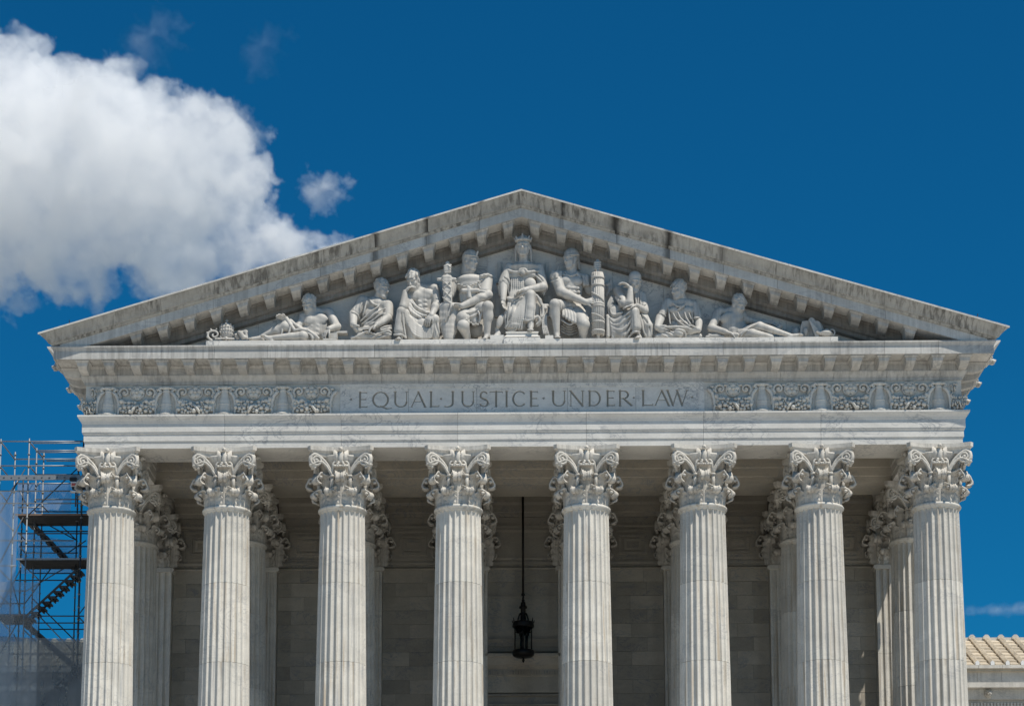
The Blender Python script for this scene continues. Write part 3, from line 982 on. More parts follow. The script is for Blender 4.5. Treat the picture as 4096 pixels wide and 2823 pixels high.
def letter(c, w):
    if c == 'E': return [(.1, 0, .1, 1, TH, TH), (.1, .98, w - .03, .98, TN, TN), (.1, .52, w - .08, .52, TN, TN), (.1, .02, w, .02, TN, TN), (w - .03, .98, w - .05, .86, .06, .03), (w, .02, w + .02, .16, .06, .03), (w - .08, .58, w - .08, .46, .04, .04)] + ser(.08, 1, .08) + ser(.08, 0, .08)
    if c == 'L': return [(.12, 0, .12, 1, TH, TH), (.12, .02, w, .02, TN, TN), (w, .02, w + .03, .18, .06, .03)] + ser(.12, 1) + ser(.1, 0, .08)
    if c == 'I': return [(w / 2, 0, w / 2, 1, TH, TH)] + ser(w / 2, 1) + ser(w / 2, 0)
    if c == 'T': return [(w / 2, 0, w / 2, 1, TH, TH), (0, .98, w, .98, TN, TN), (0, .98, -.02, .84, .06, .03), (w, .98, w + .02, .84, .06, .03)] + ser(w / 2, 0)
    if c == 'U': return [(.12, 1, .12, .34, TH, TH), (w - .1, 1, w - .1, .34, TN, TN)] + arc(w / 2 + .01, .34, w / 2 - .115, .33, 180, 360, TH * .9, TN) + ser(.12, 1) + ser(w - .1, 1)
    if c == 'J': return [(w - .16, 1, w - .16, .22, TH, TH)] + arc(w - .52, .22, .36, .22, 0, -115, TH, TN) + ser(w - .16, 1)
    if c == 'A': return [(.08, 0, w / 2, 1, TN, TN), (w / 2 - .01, 1, w - .08, 0, TH, TH), (.26, .36, w - .26, .36, TN * .9, TN * .9)] + ser(.07, 0) + ser(w - .08, 0)
    if c == 'W': return [(.08, 1, w * .3, 0, TH, TH), (w * .3, 0, w * .52, 1, TN, TN), (w * .5, 1, w * .72, 0, TH, TH), (w * .72, 0, w - .06, 1, TN, TN)] + ser(.07, 1) + ser(w - .06, 1) + ser(w * .5, 1)
    if c == 'N': return [(.1, 0, .1, 1, TN, TN), (.08, 1, w - .1, 0, TH, TH), (w - .1, 0, w - .1, 1, TN, TN)] + ser(.1, 0) + ser(.06, 1, .08) + ser(w - .1, 1)
    if c == 'D': return [(.12, 0, .12, 1, TH, TH), (.12, .98, w * .45, .98, TN, TN), (.12, .02, w * .45, .02, TN, TN)] + arc(w * .45, .5, w * .53 - .06, .48, -90, 90, TH, TN) + ser(.1, 1, .08) + ser(.1, 0, .08)
    if c == 'R': return [(.12, 0, .12, 1, TH, TH), (.12, .98, w * .36, .98, TN, TN), (.12, .48, w * .36, .48, TN, TN), (w * .36, .48, w * .86, .03, TH, TH), (w * .86, .03, w * 1.0, .0, .08, .03)] + arc(w * .36, .73, w * .3, .25, -90, 90, TH, TN) + ser(.1, 1, .08) + ser(.12, 0)
    if c == 'C': return arc(w * .53, .5, w * .5, .49, 48, 312, TH, TN, 26) + [(w * .87, .86, w * .9, .72, .05, .03), (w * .87, .14, w * .92, .24, .05, .03)]
    if c == 'Q': return arc(w * .5, .5, w * .48, .49, 0, 360, TH, TN, 32) + [(w * .52, .05, w * .9, -.11, TH * .8, TH * .8), (w * .9, -.11, w * 1.28, -.06, TH * .7, .03)]
    if c == 'S': return arc(w * .5, .74, w * .37, .245, 40, 270, TH * .95, TN, 18) + arc(w * .5, .25, w * .42, .245, 90, -150, TH, TN, 18) + [(w * .28, .56, w * .72, .44, TH, TH), (w * .82, .92, w * .84, .78, .05, .03), (w * .1, .1, w * .06, .26, .05, .03)]
    if c == '.': return [(0, .53, .10, .53, .09, .06), (.05, .6, .05, .5, .05, .09)]
    return []


# letters and the photo columns they stand between (in units of the inscription's own drawing)
TXT = [('.', 152, 168), ('E', 200, 252), ('Q', 285, 378), ('U', 408, 497), ('A', 510, 606), ('L', 622, 680), ('.', 690, 706), ('J', 713, 778), ('U', 810, 896), ('S', 922, 977), ('T', 986, 1060), ('I', 1072, 1099), ('C', 1122, 1200), ('E', 1222, 1273), ('.', 1303, 1319), ('U', 1352, 1441), ('N', 1460, 1549), ('D', 1570, 1650), ('E', 1680, 1731), ('R', 1752, 1842), ('.', 1842, 1858), ('L', 1890, 1957), ('A', 1966, 2062), ('W', 2040, 2170), ('.', 2190, 2206)]
S6 = 1550 / 2316


def tx(x): return at(1300 + x * S6, 1595, -0.87).x


CAP0, CAPH = 25.47, 0.545
segs = []
for c, x0, x1 in TXT:
    X0, X1 = tx(x0), tx(x1)
    for a in letter(c, (X1 - X0) / CAPH): segs.append((X0 + a[0] * CAPH, CAP0 + a[1] * CAPH, X0 + a[2] * CAPH, CAP0 + a[3] * CAPH, a[4] * CAPH * 1.05, a[5] * CAPH * 1.05))
PX = [-6.34, tx(500), tx(907), tx(1450), tx(1858), 6.34]
PZ0, PZ1 = FZ0 + 0.085, FZ1 - 0.13
CELL = 0.0135
INS = part(MB().box((-6.335, -0.80, FZ0 + .01), (6.335, -0.3, FZ1 - .01)), 'inscription_panel', M['mortar'])
for a, b in zip(PX[:-1], PX[1:]):
    x0, x1 = a + 0.005, b - 0.005
    nx, nz = int((x1 - x0) / CELL) + 1, int((PZ1 - PZ0) / CELL) + 1
    gx, gz = np.meshgrid(np.linspace(x0, x1, nx), np.linspace(PZ0, PZ1, nz))
    dep = np.zeros_like(gx)
    for (ax, az, bx_, bz, w0, w1) in segs:
        if max(ax, bx_) < x0 - .1 or min(ax, bx_) > x1 + .1: continue
        i0 = max(0, int((min(ax, bx_) - .1 - x0) / (x1 - x0) * (nx - 1))); i1 = min(nx, int((max(ax, bx_) + .1 - x0) / (x1 - x0) * (nx - 1)) + 2)
        X, Z = gx[:, i0:i1], gz[:, i0:i1]
        dx, dz = bx_ - ax, bz - az
        t = np.clip(((X - ax) * dx + (Z - az) * dz) / (dx * dx + dz * dz + 1e-9), 0, 1)
        d = np.hypot(X - ax - t * dx, Z - az - t * dz)
        w = (w0 + (w1 - w0) * t) / 2
        dep[:, i0:i1] = np.maximum(dep[:, i0:i1], np.clip(w - d, 0, 1) * 1.25)
    vs = np.stack([gx, -0.862 + dep, gz], -1).reshape(-1, 3)
    idx = np.arange(nx * nz).reshape(nz, nx)
    fs = np.stack([idx[:-1, :-1], idx[:-1, 1:], idx[1:, 1:], idx[1:, :-1]], -1).reshape(-1, 4)
    me = bpy.data.meshes.new('panel_block')
    # rim so that the block is solid
    me.from_pydata(vs.tolist(), [], fs.tolist())
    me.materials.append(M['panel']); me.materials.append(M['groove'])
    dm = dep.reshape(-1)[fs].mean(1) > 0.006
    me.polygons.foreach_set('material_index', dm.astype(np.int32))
    o = obj('panel_block', me, INS); o.location = -parent_world(INS)
fr = MB()
for x0, x1, z0, z1, y in ((-6.36, 6.36, PZ1, FZ1 - .002, -0.885), (-6.36, 6.36, FZ0 + .004, PZ0, -0.90), (-6.36, -6.20, PZ0, PZ1, -0.884), (6.20, 6.36, PZ0, PZ1, -0.884)):
    fr.box((x0, y, z0), (x1, -0.6, z1))
fr.box((-6.2, -0.872, PZ1 - .035), (6.2, -0.7, PZ1)).box((-6.2, -0.873, PZ0), (-6.16, -0.7, PZ1 - .036)).box((6.16, -0.873, PZ0), (6.2, -0.7, PZ1 - .036))
o = obj('frame', fr.mesh('frame', M['panel']), INS); o.location = -parent_world(INS)

# ---------------------------------------------------------------- wall at the back of the portico
WALL = part(MB().box((-15.0, YW + 0.05, ZF), (15.0, YW + 0.36, 25.15)), 'portico_wall', M['mortar'])


def wpart(mb, name, mat): return part(mb, name, mat, WALL)


rw = random.Random(11)
wb = [(COLX[i] + 0.885, COLX[i + 1] - 0.885) for i in range(7)]
CH_ = 0.547
for bi, (a, b) in enumerate(wb):
    for c in range(13):
        z1 = 21.354 - c * CH_; z0 = z1 - CH_
        if bi == 3 and z1 < 30:
            continue
        w = (b - a)
        cuts = [a + w * 0.46 + rw.uniform(-.04, .04)] if c % 2 else [a + w * 0.22, a + w * 0.74 + rw.uniform(-.04, .04)]
        e = [a] + cuts + [b]
        for p, q in zip(e[:-1], e[1:]):
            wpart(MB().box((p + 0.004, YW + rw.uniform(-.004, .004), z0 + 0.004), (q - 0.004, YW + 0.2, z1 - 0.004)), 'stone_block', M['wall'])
    # lower wall, smooth course and the moulding below the panels
    if bi != 3: wpart(MB().box((a, YW, ZF), (b, YW + .2, 21.354 - 13 * CH_)), 'lower_wall', M['wall'])
    mid = (a + b) / 2
    for p, q in ((a, mid - .3), (mid - .3, b)) if bi % 2 else ((a, mid + .4), (mid + .4, b)):
        wpart(MB().box((p + .004, YW - .012, 21.36), (q - .004, YW + .2, 21.86)), 'string_course', M['wall'])
    wpart(MB().prism([(0.0, 21.86), (0.09, 21.86), (0.11, 21.90), (0.06, 21.95), (0.0, 21.97)], lambda p, z: (a, YW - p, z), lambda p, z: (b, YW - p, z)), 'wall_moulding', M['wall'])
    # upper zone: nested square panel
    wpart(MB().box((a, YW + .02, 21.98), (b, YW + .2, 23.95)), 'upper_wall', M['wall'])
    for i, (hx, zz0, zz1, yy) in enumerate(((1.02, 22.06, 23.62, 0.0), (0.80, 22.24, 23.44, 0.03), (0.54, 22.46, 23.22, 0.0), (0.33, 22.62, 23.06, 0.03))):
        if bi == 3 and i > 1: continue
        if bi == 3: hx += 0.35
        mb = MB(); t = 0.09
        mb.box((mid - hx, YW - .06 + yy, zz0), (mid + hx, YW + .05, zz0 + t)).box((mid - hx, YW - .06 + yy, zz1 - t), (mid + hx, YW + .05, zz1))
        mb.box((mid - hx, YW - .06 + yy, zz0 + t), (mid - hx + t, YW + .05, zz1 - t)).box((mid + hx - t, YW - .06 + yy, zz0 + t), (mid + hx, YW + .05, zz1 - t))
        wpart(mb, 'panel_frame', M['wall'])
    wpart(MB().prism([(0.0, 23.95), (0.06, 23.95), (0.06, 24.10), (0.12, 24.14), (0.12, 24.4), (0.2, 24.5), (0.2, 25.14), (0, 25.14)], lambda p, z: (a, YW - p, z), lambda p, z: (b, YW - p, z)), 'wall_cornice', M['wall'])
# middle bay: tall slab, mouldings and the head of the door frame
a, b = wb[3]
wpart(MB().box((a, YW, 20.80), (b, YW + .2, 21.35)), 'door_slab', M['wall'])
wpart(MB().box((a, YW + .01, 19.14), (b, YW + .2, 20.73)), 'door_slab', M['wall'])
wpart(MB().prism([(0, 20.73), (0.05, 20.73), (0.05, 20.80), (0, 20.80)], lambda p, z: (a, YW - p, z), lambda p, z: (b, YW - p, z)), 'wall_moulding', M['wall'])
wpart(MB().prism([(0, 18.62), (0.03, 18.62), (0.03, 18.80), (0.06, 18.82), (0.06, 18.98), (0.12, 19.06), (0.12, 19.13), (0, 19.13)], lambda p, z: (a, YW - p, z), lambda p, z: (b, YW - p, z)), 'wall_moulding', M['wall'])
DOOR = part(MB().prism([(0, 17.0), (0.10, 17.0), (0.10, 17.62), (0.14, 17.66), (0.14, 17.90), (0.30, 18.05), (0.42, 18.30), (0.50, 18.36), (0.50, 18.46), (0, 18.52)], lambda p, z: (-2.75, YW - p, z), lambda p, z: (2.75, YW - p, z)), 'door_frame', M['wall'])
part(MB().box((-2.3, YW + .03, ZF), (2.3, YW + .2, 17.0)), 'door_recess', M['wall'], DOOR)
for k in range(52):
    x = -2.6 + k * 0.1
    part(MB().box((x, YW - .21, 17.70), (x + .055, YW - .1, 17.84)), 'dentil', M['wall'], DOOR)
for z in (16.88, 16.5):
    part(MB().box((-2.5, YW - .12, z), (2.5, YW + .05, z + .06)), 'fillet', M['wall'], DOOR)
for s in (-1, 1):
    part(MB().tube([(s * 2.62, YW - .45, 18.3), (s * 2.62, YW - .4, 18.0), (s * 2.62, YW - .2, 17.75), (s * 2.62, YW - .22, 17.5)], [.13, .15, .11, .06], 8), 'console', M['wall'], DOOR)
# mortar on the back of the mid bay

# ================================================================ sculpture: distance fields turned into one skin per piece
class Sculpt:
    """adds and subtracts rounded forms that flow into each other, like carving; build() skins them as one mesh"""
    def __init__(self): self.ops = []

    def cap(self, a, b, ra, rb=None, k=0.06): self.ops.append(('c', np.array(a, float), np.array(b, float), float(ra), float(ra if rb is None else rb), k)); return self

    def chain(self, pts, rs, k=0.04):
        if not isinstance(rs, (list, tuple)): rs = [rs] * len(pts)
        for i in range(len(pts) - 1): self.cap(pts[i], pts[i + 1], rs[i], rs[i + 1], k)
        return self

    def curve(self, pts, rs, k=0.03, n=10):
        P = [Vector(p) for p in pts]
        if not isinstance(rs, (list, tuple)): rs = [rs] * len(P)
        out, rr = [], []
        m = len(P) - 1
        for i in range(n * m + 1):
            t = i / n; j = min(int(t), m - 1); q = t - j
            p0 = P[max(j - 1, 0)]; p1 = P[j]; p2 = P[j + 1]; p3 = P[min(j + 2, m)]
            out.append(0.5 * ((2 * p1) + (p2 - p0) * q + (2 * p0 - 5 * p1 + 4 * p2 - p3) * q * q + (3 * p1 - p0 - 3 * p2 + p3) * q ** 3))
            rr.append(rs[j] + (rs[j + 1] - rs[j]) * q)
        return self.chain(out, rr, k)

    def ell(self, c, r, R=None, k=0.06, sub=False):
        R = np.eye(3) if R is None else np.array(R, float)
        self.ops.append(('s' if sub else 'e', np.array(c, float), np.array(r, float), R, k)); return self

    def bounds(self):
        lo, hi = [], []
        for o in self.ops:
            if o[0] == 'c':
                r = max(o[3], o[4]); lo.append(np.minimum(o[1], o[2]) - r); hi.append(np.maximum(o[1], o[2]) + r)
            elif o[0] == 'e':
                r = np.max(o[2]); e = np.abs(o[3]) @ o[2] if True else r
                lo.append(o[1] - e); hi.append(o[1] + e)
        return np.min(lo, 0), np.max(hi, 0)

    def build(self, name, mat, parent, vox=0.016):
        lo, hi = self.bounds()
        lo = lo - 4 * vox; n = np.ceil((hi + 4 * vox - lo) / vox).astype(int) + 1
        D = np.full(n, 0.3, np.float32)
        ax = [lo[i] + vox * np.arange(n[i]) for i in range(3)]
        for o in self.ops:
            if o[0] in 'cg':
                _, a, b, ra, rb, k = o
                m = k + 2.5 * vox
                l = np.minimum(a - ra, b - rb) - m; h = np.maximum(a + ra, b + rb) + m
            else:
                _, c, r, R, k = o
                e = np.abs(R) @ r
                m = k + 2.5 * vox
                l, h = c - e - m, c + e + m
            i0 = np.maximum(0, np.floor((l - lo) / vox)).astype(int); i1 = np.minimum(n, np.ceil((h - lo) / vox).astype(int) + 1)
            if np.any(i1 <= i0): continue
            X = ax[0][i0[0]:i1[0], None, None].astype(np.float32); Y = ax[1][None, i0[1]:i1[1], None].astype(np.float32); Z = ax[2][None, None, i0[2]:i1[2]].astype(np.float32)
            sl = (slice(i0[0], i1[0]), slice(i0[1], i1[1]), slice(i0[2], i1[2]))
            if o[0] in 'cg':
                d = b - a; L2 = float(d @ d) + 1e-9
                t = np.clip(((X - a[0]) * d[0] + (Y - a[1]) * d[1] + (Z - a[2]) * d[2]) / L2, 0, 1)
                dist = np.sqrt((X - a[0] - t * d[0]) ** 2 + (Y - a[1] - t * d[1]) ** 2 + (Z - a[2] - t * d[2]) ** 2) - (ra + (rb - ra) * t)
            else:
                px = X - c[0]; py = Y - c[1]; pz = Z - c[2]
                q = [(R[0, i] * px + R[1, i] * py + R[2, i] * pz) / r[i] for i in range(3)]
                k0 = np.sqrt(q[0] ** 2 + q[1] ** 2 + q[2] ** 2) + 1e-6
                k1 = np.sqrt((q[0] / r[0]) ** 2 + (q[1] / r[1]) ** 2 + (q[2] / r[2]) ** 2) + 1e-6
                dist = k0 * (k0 - 1) / k1
            A = D[sl]
            if o[0] in 'sg':
                h_ = np.clip(k - np.abs(A + dist), 0, None) / k
                D[sl] = np.maximum(A, -dist) + h_ * h_ * k * 0.25
            else:
                h_ = np.clip(k - np.abs(A - dist), 0, None) / k
                D[sl] = np.minimum(A, dist) - h_ * h_ * k * 0.25
        me = nets(D, lo, vox, name)
        me.materials.append(mat)
        o = obj(name, me, parent)
        o.location = -parent_world(parent)
        return o


def nets(D, lo, vox, name):
    """surface nets"""
    ins = D < 0
    nx, ny, nz = D.shape
    c = np.zeros((nx - 1, ny - 1, nz - 1), np.int8)
    for dx in (0, 1):
        for dy in (0, 1):
            for dz in (0, 1): c += ins[dx:nx - 1 + dx, dy:ny - 1 + dy, dz:nz - 1 + dz]
    act = (c > 0) & (c < 8)
    I = np.argwhere(act)
    vid = np.full(act.shape, -1, np.int64); vid[act] = np.arange(len(I))
    S = np.zeros((len(I), 3)); cnt = np.zeros(len(I))
    off = np.array([(a, b, d) for a in (0, 1) for b in (0, 1) for d in (0, 1)])
    val = np.stack([D[I[:, 0] + o[0], I[:, 1] + o[1], I[:, 2] + o[2]] for o in off], 1)
    for i in range(8):
        for j in range(i + 1, 8):
            if np.abs(off[i] - off[j]).sum() != 1: continue
            a, b = val[:, i], val[:, j]
            m = (a < 0) != (b < 0)
            t = np.where(m, a / (a - b + 1e-12 * (a == b)), 0)
            S += np.where(m[:, None], off[i] + t[:, None] * (off[j] - off[i]), 0); cnt += m
    V = lo + vox * (I + S / cnt[:, None])
    quads = []
    for axis in range(3):
        sl0 = [slice(None)] * 3; sl1 = [slice(None)] * 3
        sl0[axis] = slice(0, -1); sl1[axis] = slice(1, None)
        a, b = ins[tuple(sl0)], ins[tuple(sl1)]
        E = np.argwhere(a != b)
        u, v = [(1, 2), (2, 0), (0, 1)][axis]
        E = E[(E[:, u] > 0) & (E[:, v] > 0) & (E[:, u] < D.shape[u] - 1) & (E[:, v] < D.shape[v] - 1)]
        du = np.zeros(3, int); du[u] = 1; dv = np.zeros(3, int); dv[v] = 1
        q = [vid[tuple((E - s * du - t * dv).T)] for s, t in ((1, 1), (0, 1), (0, 0), (1, 0))]
        q = np.stack(q, 1)
        fl = ~a[tuple(E.T)]
        q[fl] = q[fl][:, ::-1]
        quads.append(q)
    F = np.concatenate(quads)
    me = bpy.data.meshes.new(name)
    me.vertices.add(len(V)); me.vertices.foreach_set('co', V.astype(np.float32).ravel())
    me.loops.add(F.size); me.loops.foreach_set('vertex_index', F.astype(np.int32).ravel())
    me.polygons.add(len(F)); me.polygons.foreach_set('loop_start', np.arange(0, F.size, 4, dtype=np.int32))
    me.polygons.foreach_set('loop_total', np.full(len(F), 4, np.int32))
    me.polygons.foreach_set('use_smooth', np.ones(len(F), bool))
    me.update(calc_edges=True)
    return me


class Sheet:
    """drawing sheet of one figure: photo coordinates of a detail plus the relief depth w give a point of the place"""
    def __init__(self, ox, oy, s): self.o = (ox, oy); self.s = s; self.m = s / 119.0

    def __call__(self, x, y, w): return np.array(at(self.o[0] + x * self.s, self.o[1] + y * self.s, -(YT + w)))

    def r(self, px): return px * self.m


ZA_, ZB_, ZC_, ZD_, ZE_, ZF_, ZG_ = Sheet(1920, 920, .28824), Sheet(1740, 980, .25072), Sheet(2160, 980, .25055), Sheet(1380, 1060, .2005), Sheet(800, 1160, .25907), Sheet(2400, 1060, .20055), Sheet(2800, 1160, .2418)


def unit(v): v = np.array(v, float); return v / (np.linalg.norm(v) + 1e-9)


def frame(yaw, pitch, roll=0.0):
    y, p, q = rad(yaw), rad(pitch), rad(roll)
    f = np.array([math.sin(y) * math.cos(p), -math.cos(y) * math.cos(p), math.sin(p)])
    r = np.array([math.cos(y), math.sin(y), 0.0])
    u = np.cross(f, r) * 1.0
    u = np.cross(r, -f) if u[2] < 0 else u
    r2 = r * math.cos(q) + u * math.sin(q); u2 = -r * math.sin(q) + u * math.cos(q)
    return r2, f, u2


def head(S, c, u, fr, beard=False, female=False):
    r, f, up = fr
    R = np.stack([r, f, up], 1)
    def L(x, y, z): return c + u * (r * x + f * y + up * z)
    def rr(*v): return np.array(v) * u
    S.ell(L(0, -.018, .045), rr(.085, .102, .096), R, .05)
    S.ell(L(0, .026, -.028), rr(.069, .072, .088), R, .06)
    S.ell(L(0, .062, -.098), rr(.035, .030, .028), R, .05)
    for s in (-1, 1):
        S.cap(L(s * .056, -.005, -.052), L(s * .018, .066, -.10), .026 * u, .024 * u, .06)
        S.ell(L(s * .044, .060, -.022), rr(.022, .022, .02), R, .04)
        S.ell(L(s * .080, -.012, -.002), rr(.013, .026, .036), R, .02)
    for s in (-1, 1): S.ell(L(s * .033, .104, .008), rr(.023, .024, .017), R, .022, True)
    for s in (-1, 1):
        S.ell(L(s * .032, .076, .008), rr(.016, .014, .011), R, .012)
        S.cap(L(s * .012, .092, .032), L(s * .058, .068, .028), .013 * u, .011 * u, .025)
    S.cap(L(0, .094, .022), L(0, .116, -.026), .009 * u, .0155 * u, .02)
    for s in (-1, 1): S.ell(L(s * .012, .102, -.032), rr(.010, .010, .008), R, .012)
    S.cap(L(-.021, .088, -.056), L(.021, .088, -.056), .0085 * u, .0085 * u, .012)
    S.cap(L(-.018, .086, -.072), L(.018, .086, -.072), .0095 * u, .0095 * u, .012)
    if beard:
        for s in (-1, 1):
            for i in range(4): S.ell(L(s * (.052 - .012 * i), .03 + .016 * i, -.075 - .014 * i), rr(.026, .026, .032), R, .02)
        S.ell(L(0, .072, -.125), rr(.032, .03, .04), R, .03)
        S.cap(L(-.03, .088, -.05), L(.03, .088, -.05), .011 * u, .011 * u, .012)


def hair(S, c, u, fr, seed=0, curls=26):
    r, f, up = fr
    R = np.stack([r, f, up], 1)
    rnd = random.Random(seed)
    def L(x, y, z): return c + u * (r * x + f * y + up * z)
    S.ell(L(0, -.03, .058), np.array([.086, .105, .096]) * u, R, .03)
    for i in range(curls):
        a = rnd.uniform(0, 2 * PI); e = rnd.uniform(0.15, 1.45)
        d = np.array([math.cos(e) * math.cos(a), math.cos(e) * math.sin(a), math.sin(e)])
        p = L(d[0] * .083, -.03 + d[1] * .10, .058 + d[2] * .092)
        q = L(d[0] * .083 + rnd.uniform(-.02, .02), -.03 + d[1] * .10 + .03, .05 + d[2] * .092 - .02)
        S.cap(p, q, .016 * u, .012 * u, .015)
    S.ell(L(0, .105, -.035), np.array([.075, .085, .085]) * u, R, .02, True)


def hand(S, w, d, n, u, curl=35, side=1, spread=0.0, fist=False):
    d = unit(d); n = unit(np.array(n) - d * np.dot(n, d)); sd = np.cross(d, n) * side
    R = np.stack([sd, d, n], 1)
    S.ell(w + d * .048 * u, np.array([.042, .054, .021]) * u, R, .03)
    for i, o in enumerate((-.033, -.011, .011, .033)):
        p = w + d * (.088 - abs(o) * .25) * u + sd * o * u
        ang = 0.0
        ln = (.036, .042, .044, .038)[i]
        dd = unit(d + sd * o * spread * 20)
        for k, q in enumerate((1.0, .75, .55)):
            ang += rad(curl) * (1.5 if fist else 1.0)
            v = dd * math.cos(ang) + n * math.sin(ang)
            e = p + v * ln * q * u
            S.cap(p, e, (.0115 - .001 * k) * u, (.0105 - .001 * k) * u, .006)
            p = e
    p = w + d * .025 * u + sd * .036 * u
    for k, (q, a) in enumerate(((.04, .55), (.034, .35))):
        v = unit(d * .75 + sd * a + n * (.3 + .35 * k))
        e = p + v * q * u
        S.cap(p, e, .0145 * u, .012 * u, .012); p = e


def limb(S, a, b, c, r, u, k=.05, muscle=True):
    """upper joint, middle joint, end: r = radii (a, b, c)"""
    S.cap(a, b, r[0] * u, r[1] * u, k); S.cap(b, c, r[1] * u * 1.02, r[2] * u, k)
    if muscle:
        m = a + (b - a) * .45; S.ell(m, np.array([1, 1, 1]) * r[0] * u * 1.08, None, k)
        m2 = b + (c - b) * .28; S.ell(m2, np.array([1, 1, 1]) * r[1] * u * 1.16, None, k)


ARM, LEG = (.056, .043, .030), (.092, .064, .040)


def foot(S, ank, toe, u):
    d = unit(toe - ank); d[2] *= .3; d = unit(d)
    sd = unit(np.cross(d, [0, 0, 1]))
    S.cap(ank + np.array([0, 0, -.02 * u]), toe, .040 * u, .026 * u, .05)
    S.ell(ank + np.array([0, 0, -.05 * u]) - d * .03 * u, np.array([.036, .04, .036]) * u, None, .04)
    for i in range(5):
        p = toe + sd * (i - 2) * .017 * u
        S.cap(p, p + d * (.045 - .006 * abs(i - 1)) * u, .0125 * u, .010 * u, .01)


def torso(S, nb, sl, sr, pel, u, bare=True):
    up = unit(nb - pel); r = unit(sr - sl); f = unit(np.cross(r, up)) * 1.0
    if f[1] > 0: f = -f
    R = np.stack([r, f, up], 1)
    mid = (sl + sr) / 2
    rib = mid - up * .10 * u
    wd = np.linalg.norm(sr - sl) / 2
    S.ell(rib, np.array([max(.15 * u, wd * .85), .115 * u, .17 * u]), R, .1)
    S.ell(rib + (pel - rib) * .5, np.array([.135, .105, .15]) * u, R, .1)
    S.ell(pel, np.array([.16, .12, .11]) * u, R, .1)
    for p in (sl, sr):
        S.cap(nb - up * .01 * u, p + up * .01 * u, .055 * u, .055 * u, .08)
        S.ell(p, np.array([.072, .075, .078]) * u, R, .06)
    if bare:
        for s in (-1, 1):
            S.ell(rib + r * s * .075 * u + f * .078 * u + up * .035 * u, np.array([.082, .045, .062]) * u, R, .035)
            for j in range(3): S.ell(rib + r * s * .036 * u + f * .092 * u - up * (.075 + .062 * j) * u, np.array([.034, .024, .027]) * u, R, .022)
            S.cap(rib + r * s * .12 * u + f * .03 * u - up * .05 * u, pel + r * s * .10 * u + f * .04 * u + up * .08 * u, .035 * u, .035 * u, .05)
        S.cap(nb + f * .03 * u, sl + f * .05 * u, .016 * u, .014 * u, .03); S.cap(nb + f * .03 * u, sr + f * .05 * u, .016 * u, .014 * u, .03)


def neck(S, c, nb, u, fr):
    S.cap(c - fr[2] * .05 * u - fr[1] * .02 * u, nb, .060 * u, .066 * u, .06)
    for s in (-1, 1): S.cap(c + fr[0] * s * .06 * u - fr[2] * .06 * u, nb + np.array([0, -.05, 0]) * u * .8, .018 * u, .016 * u, .04)


SM = M['statue']


def statue(label, p):
    e = empty('marble_statue', tuple(p))
    tag(e, label, 'statue', 'marble figures seated in the pediment')
    return e


def folds(S, Z, lines, r, k=.02, groove=True):
    k = max(k, .034)
    for ln in lines:
        if groove:                                                # the hollow beside the ridge
            n0 = len(S.ops)
            S.curve([Z(p[0] - r * 1.0, p[1] + r * 1.35, p[2] + .035) for p in ln], [Z.r(r) * (.95 if 0 < i < len(ln) - 1 else .35) for i in range(len(ln))], .02, 6)
            S.ops[n0:] = [('g',) + o[1:] for o in S.ops[n0:]]
        rr = [Z.r(r) * (1 if 0 < i < len(ln) - 1 else .55) for i in range(len(ln))]
        S.curve([Z(*p) for p in ln], rr, k, 7)


U = 2.42
UH = U * 1.10
def core(S, Z, lines, r=.06):
    """the body that the garment covers, so that head, hands and feet hang together"""
    for ln in lines: S.chain([Z(*p) for p in ln], r, .03)


# ---------------------------------------------------------------- the enthroned woman in the middle
Z = ZA_
root = statue('crowned robed woman on a throne, tallest figure at the centre of the pediment', Z(600, 1400, .6))
B = Sculpt(); fr = frame(-4, -9); hc = Z(597, 238, .70)
head(B, hc, UH, fr, female=True); neck(B, hc, Z(603, 462, .52), U, fr)
B.ell(Z(603, 490, .50), (Z.r(150), .2, Z.r(60)), None, .08)
B.cap(Z(330, 745, .60), Z(322, 975, .86), Z.r(62), Z.r(40), .04); hand(B, Z(325, 985, .88), [.10, -.12, -1], [.6, -.5, 0], U, 18, 1)
B.cap(Z(870, 790, .72), Z(610, 838, 1.0), Z.r(66), Z.r(42), .04); hand(B, Z(600, 842, 1.0), [-1, -.12, -.35], [-.2, -.25, -1], U, 22, 1)
foot(B, Z(702, 1320, .98), Z(700, 1385, 1.15), U)
B.cap(Z(702, 1180, .96), Z(702, 1330, .98), Z.r(48), Z.r(44), .05)
core(B, Z, [[(603, 462, .5), (402, 520, .46), (330, 745, .58)], [(603, 462, .5), (822, 530, .46), (870, 790, .66)], [(603, 480, .45), (600, 900, .45), (702, 930, .9), (702, 1200, .96)]])
B.build('figure', SM, root)
Rb = Sculpt()
Rb.ell(Z(608, 555, .44), (Z.r(222), .29, Z.r(105)), None, .1).ell(Z(605, 690, .43), (Z.r(172), .28, Z.r(140)), None, .1).ell(Z(605, 860, .42), (Z.r(190), .3, Z.r(130)), None, .1)
Rb.ell(Z(505, 628, .62), (Z.r(82), .15, Z.r(58)), None, .06).ell(Z(705, 630, .62), (Z.r(82), .15, Z.r(58)), None, .06)
Rb.cap(Z(402, 520, .46), Z(335, 735, .56), Z.r(72), Z.r(84), .06).cap(Z(822, 530, .46), Z(868, 800, .58), Z.r(72), Z.r(80), .06)
Rb.cap(Z(870, 800, .58), Z(880, 890, .55), Z.r(50), Z.r(22), .05)
Rb.cap(Z(270, 790, .50), Z(285, 900, .45), Z.r(30), Z.r(25), .05)
Rb.curve([Z(368, 545, .60), Z(450, 578, .72), Z(535, 588, .78), Z(562, 548, .80), Z(628, 548, .80), Z(655, 585, .78), Z(740, 575, .74), Z(838, 565, .60)], Z.r(15), .03)
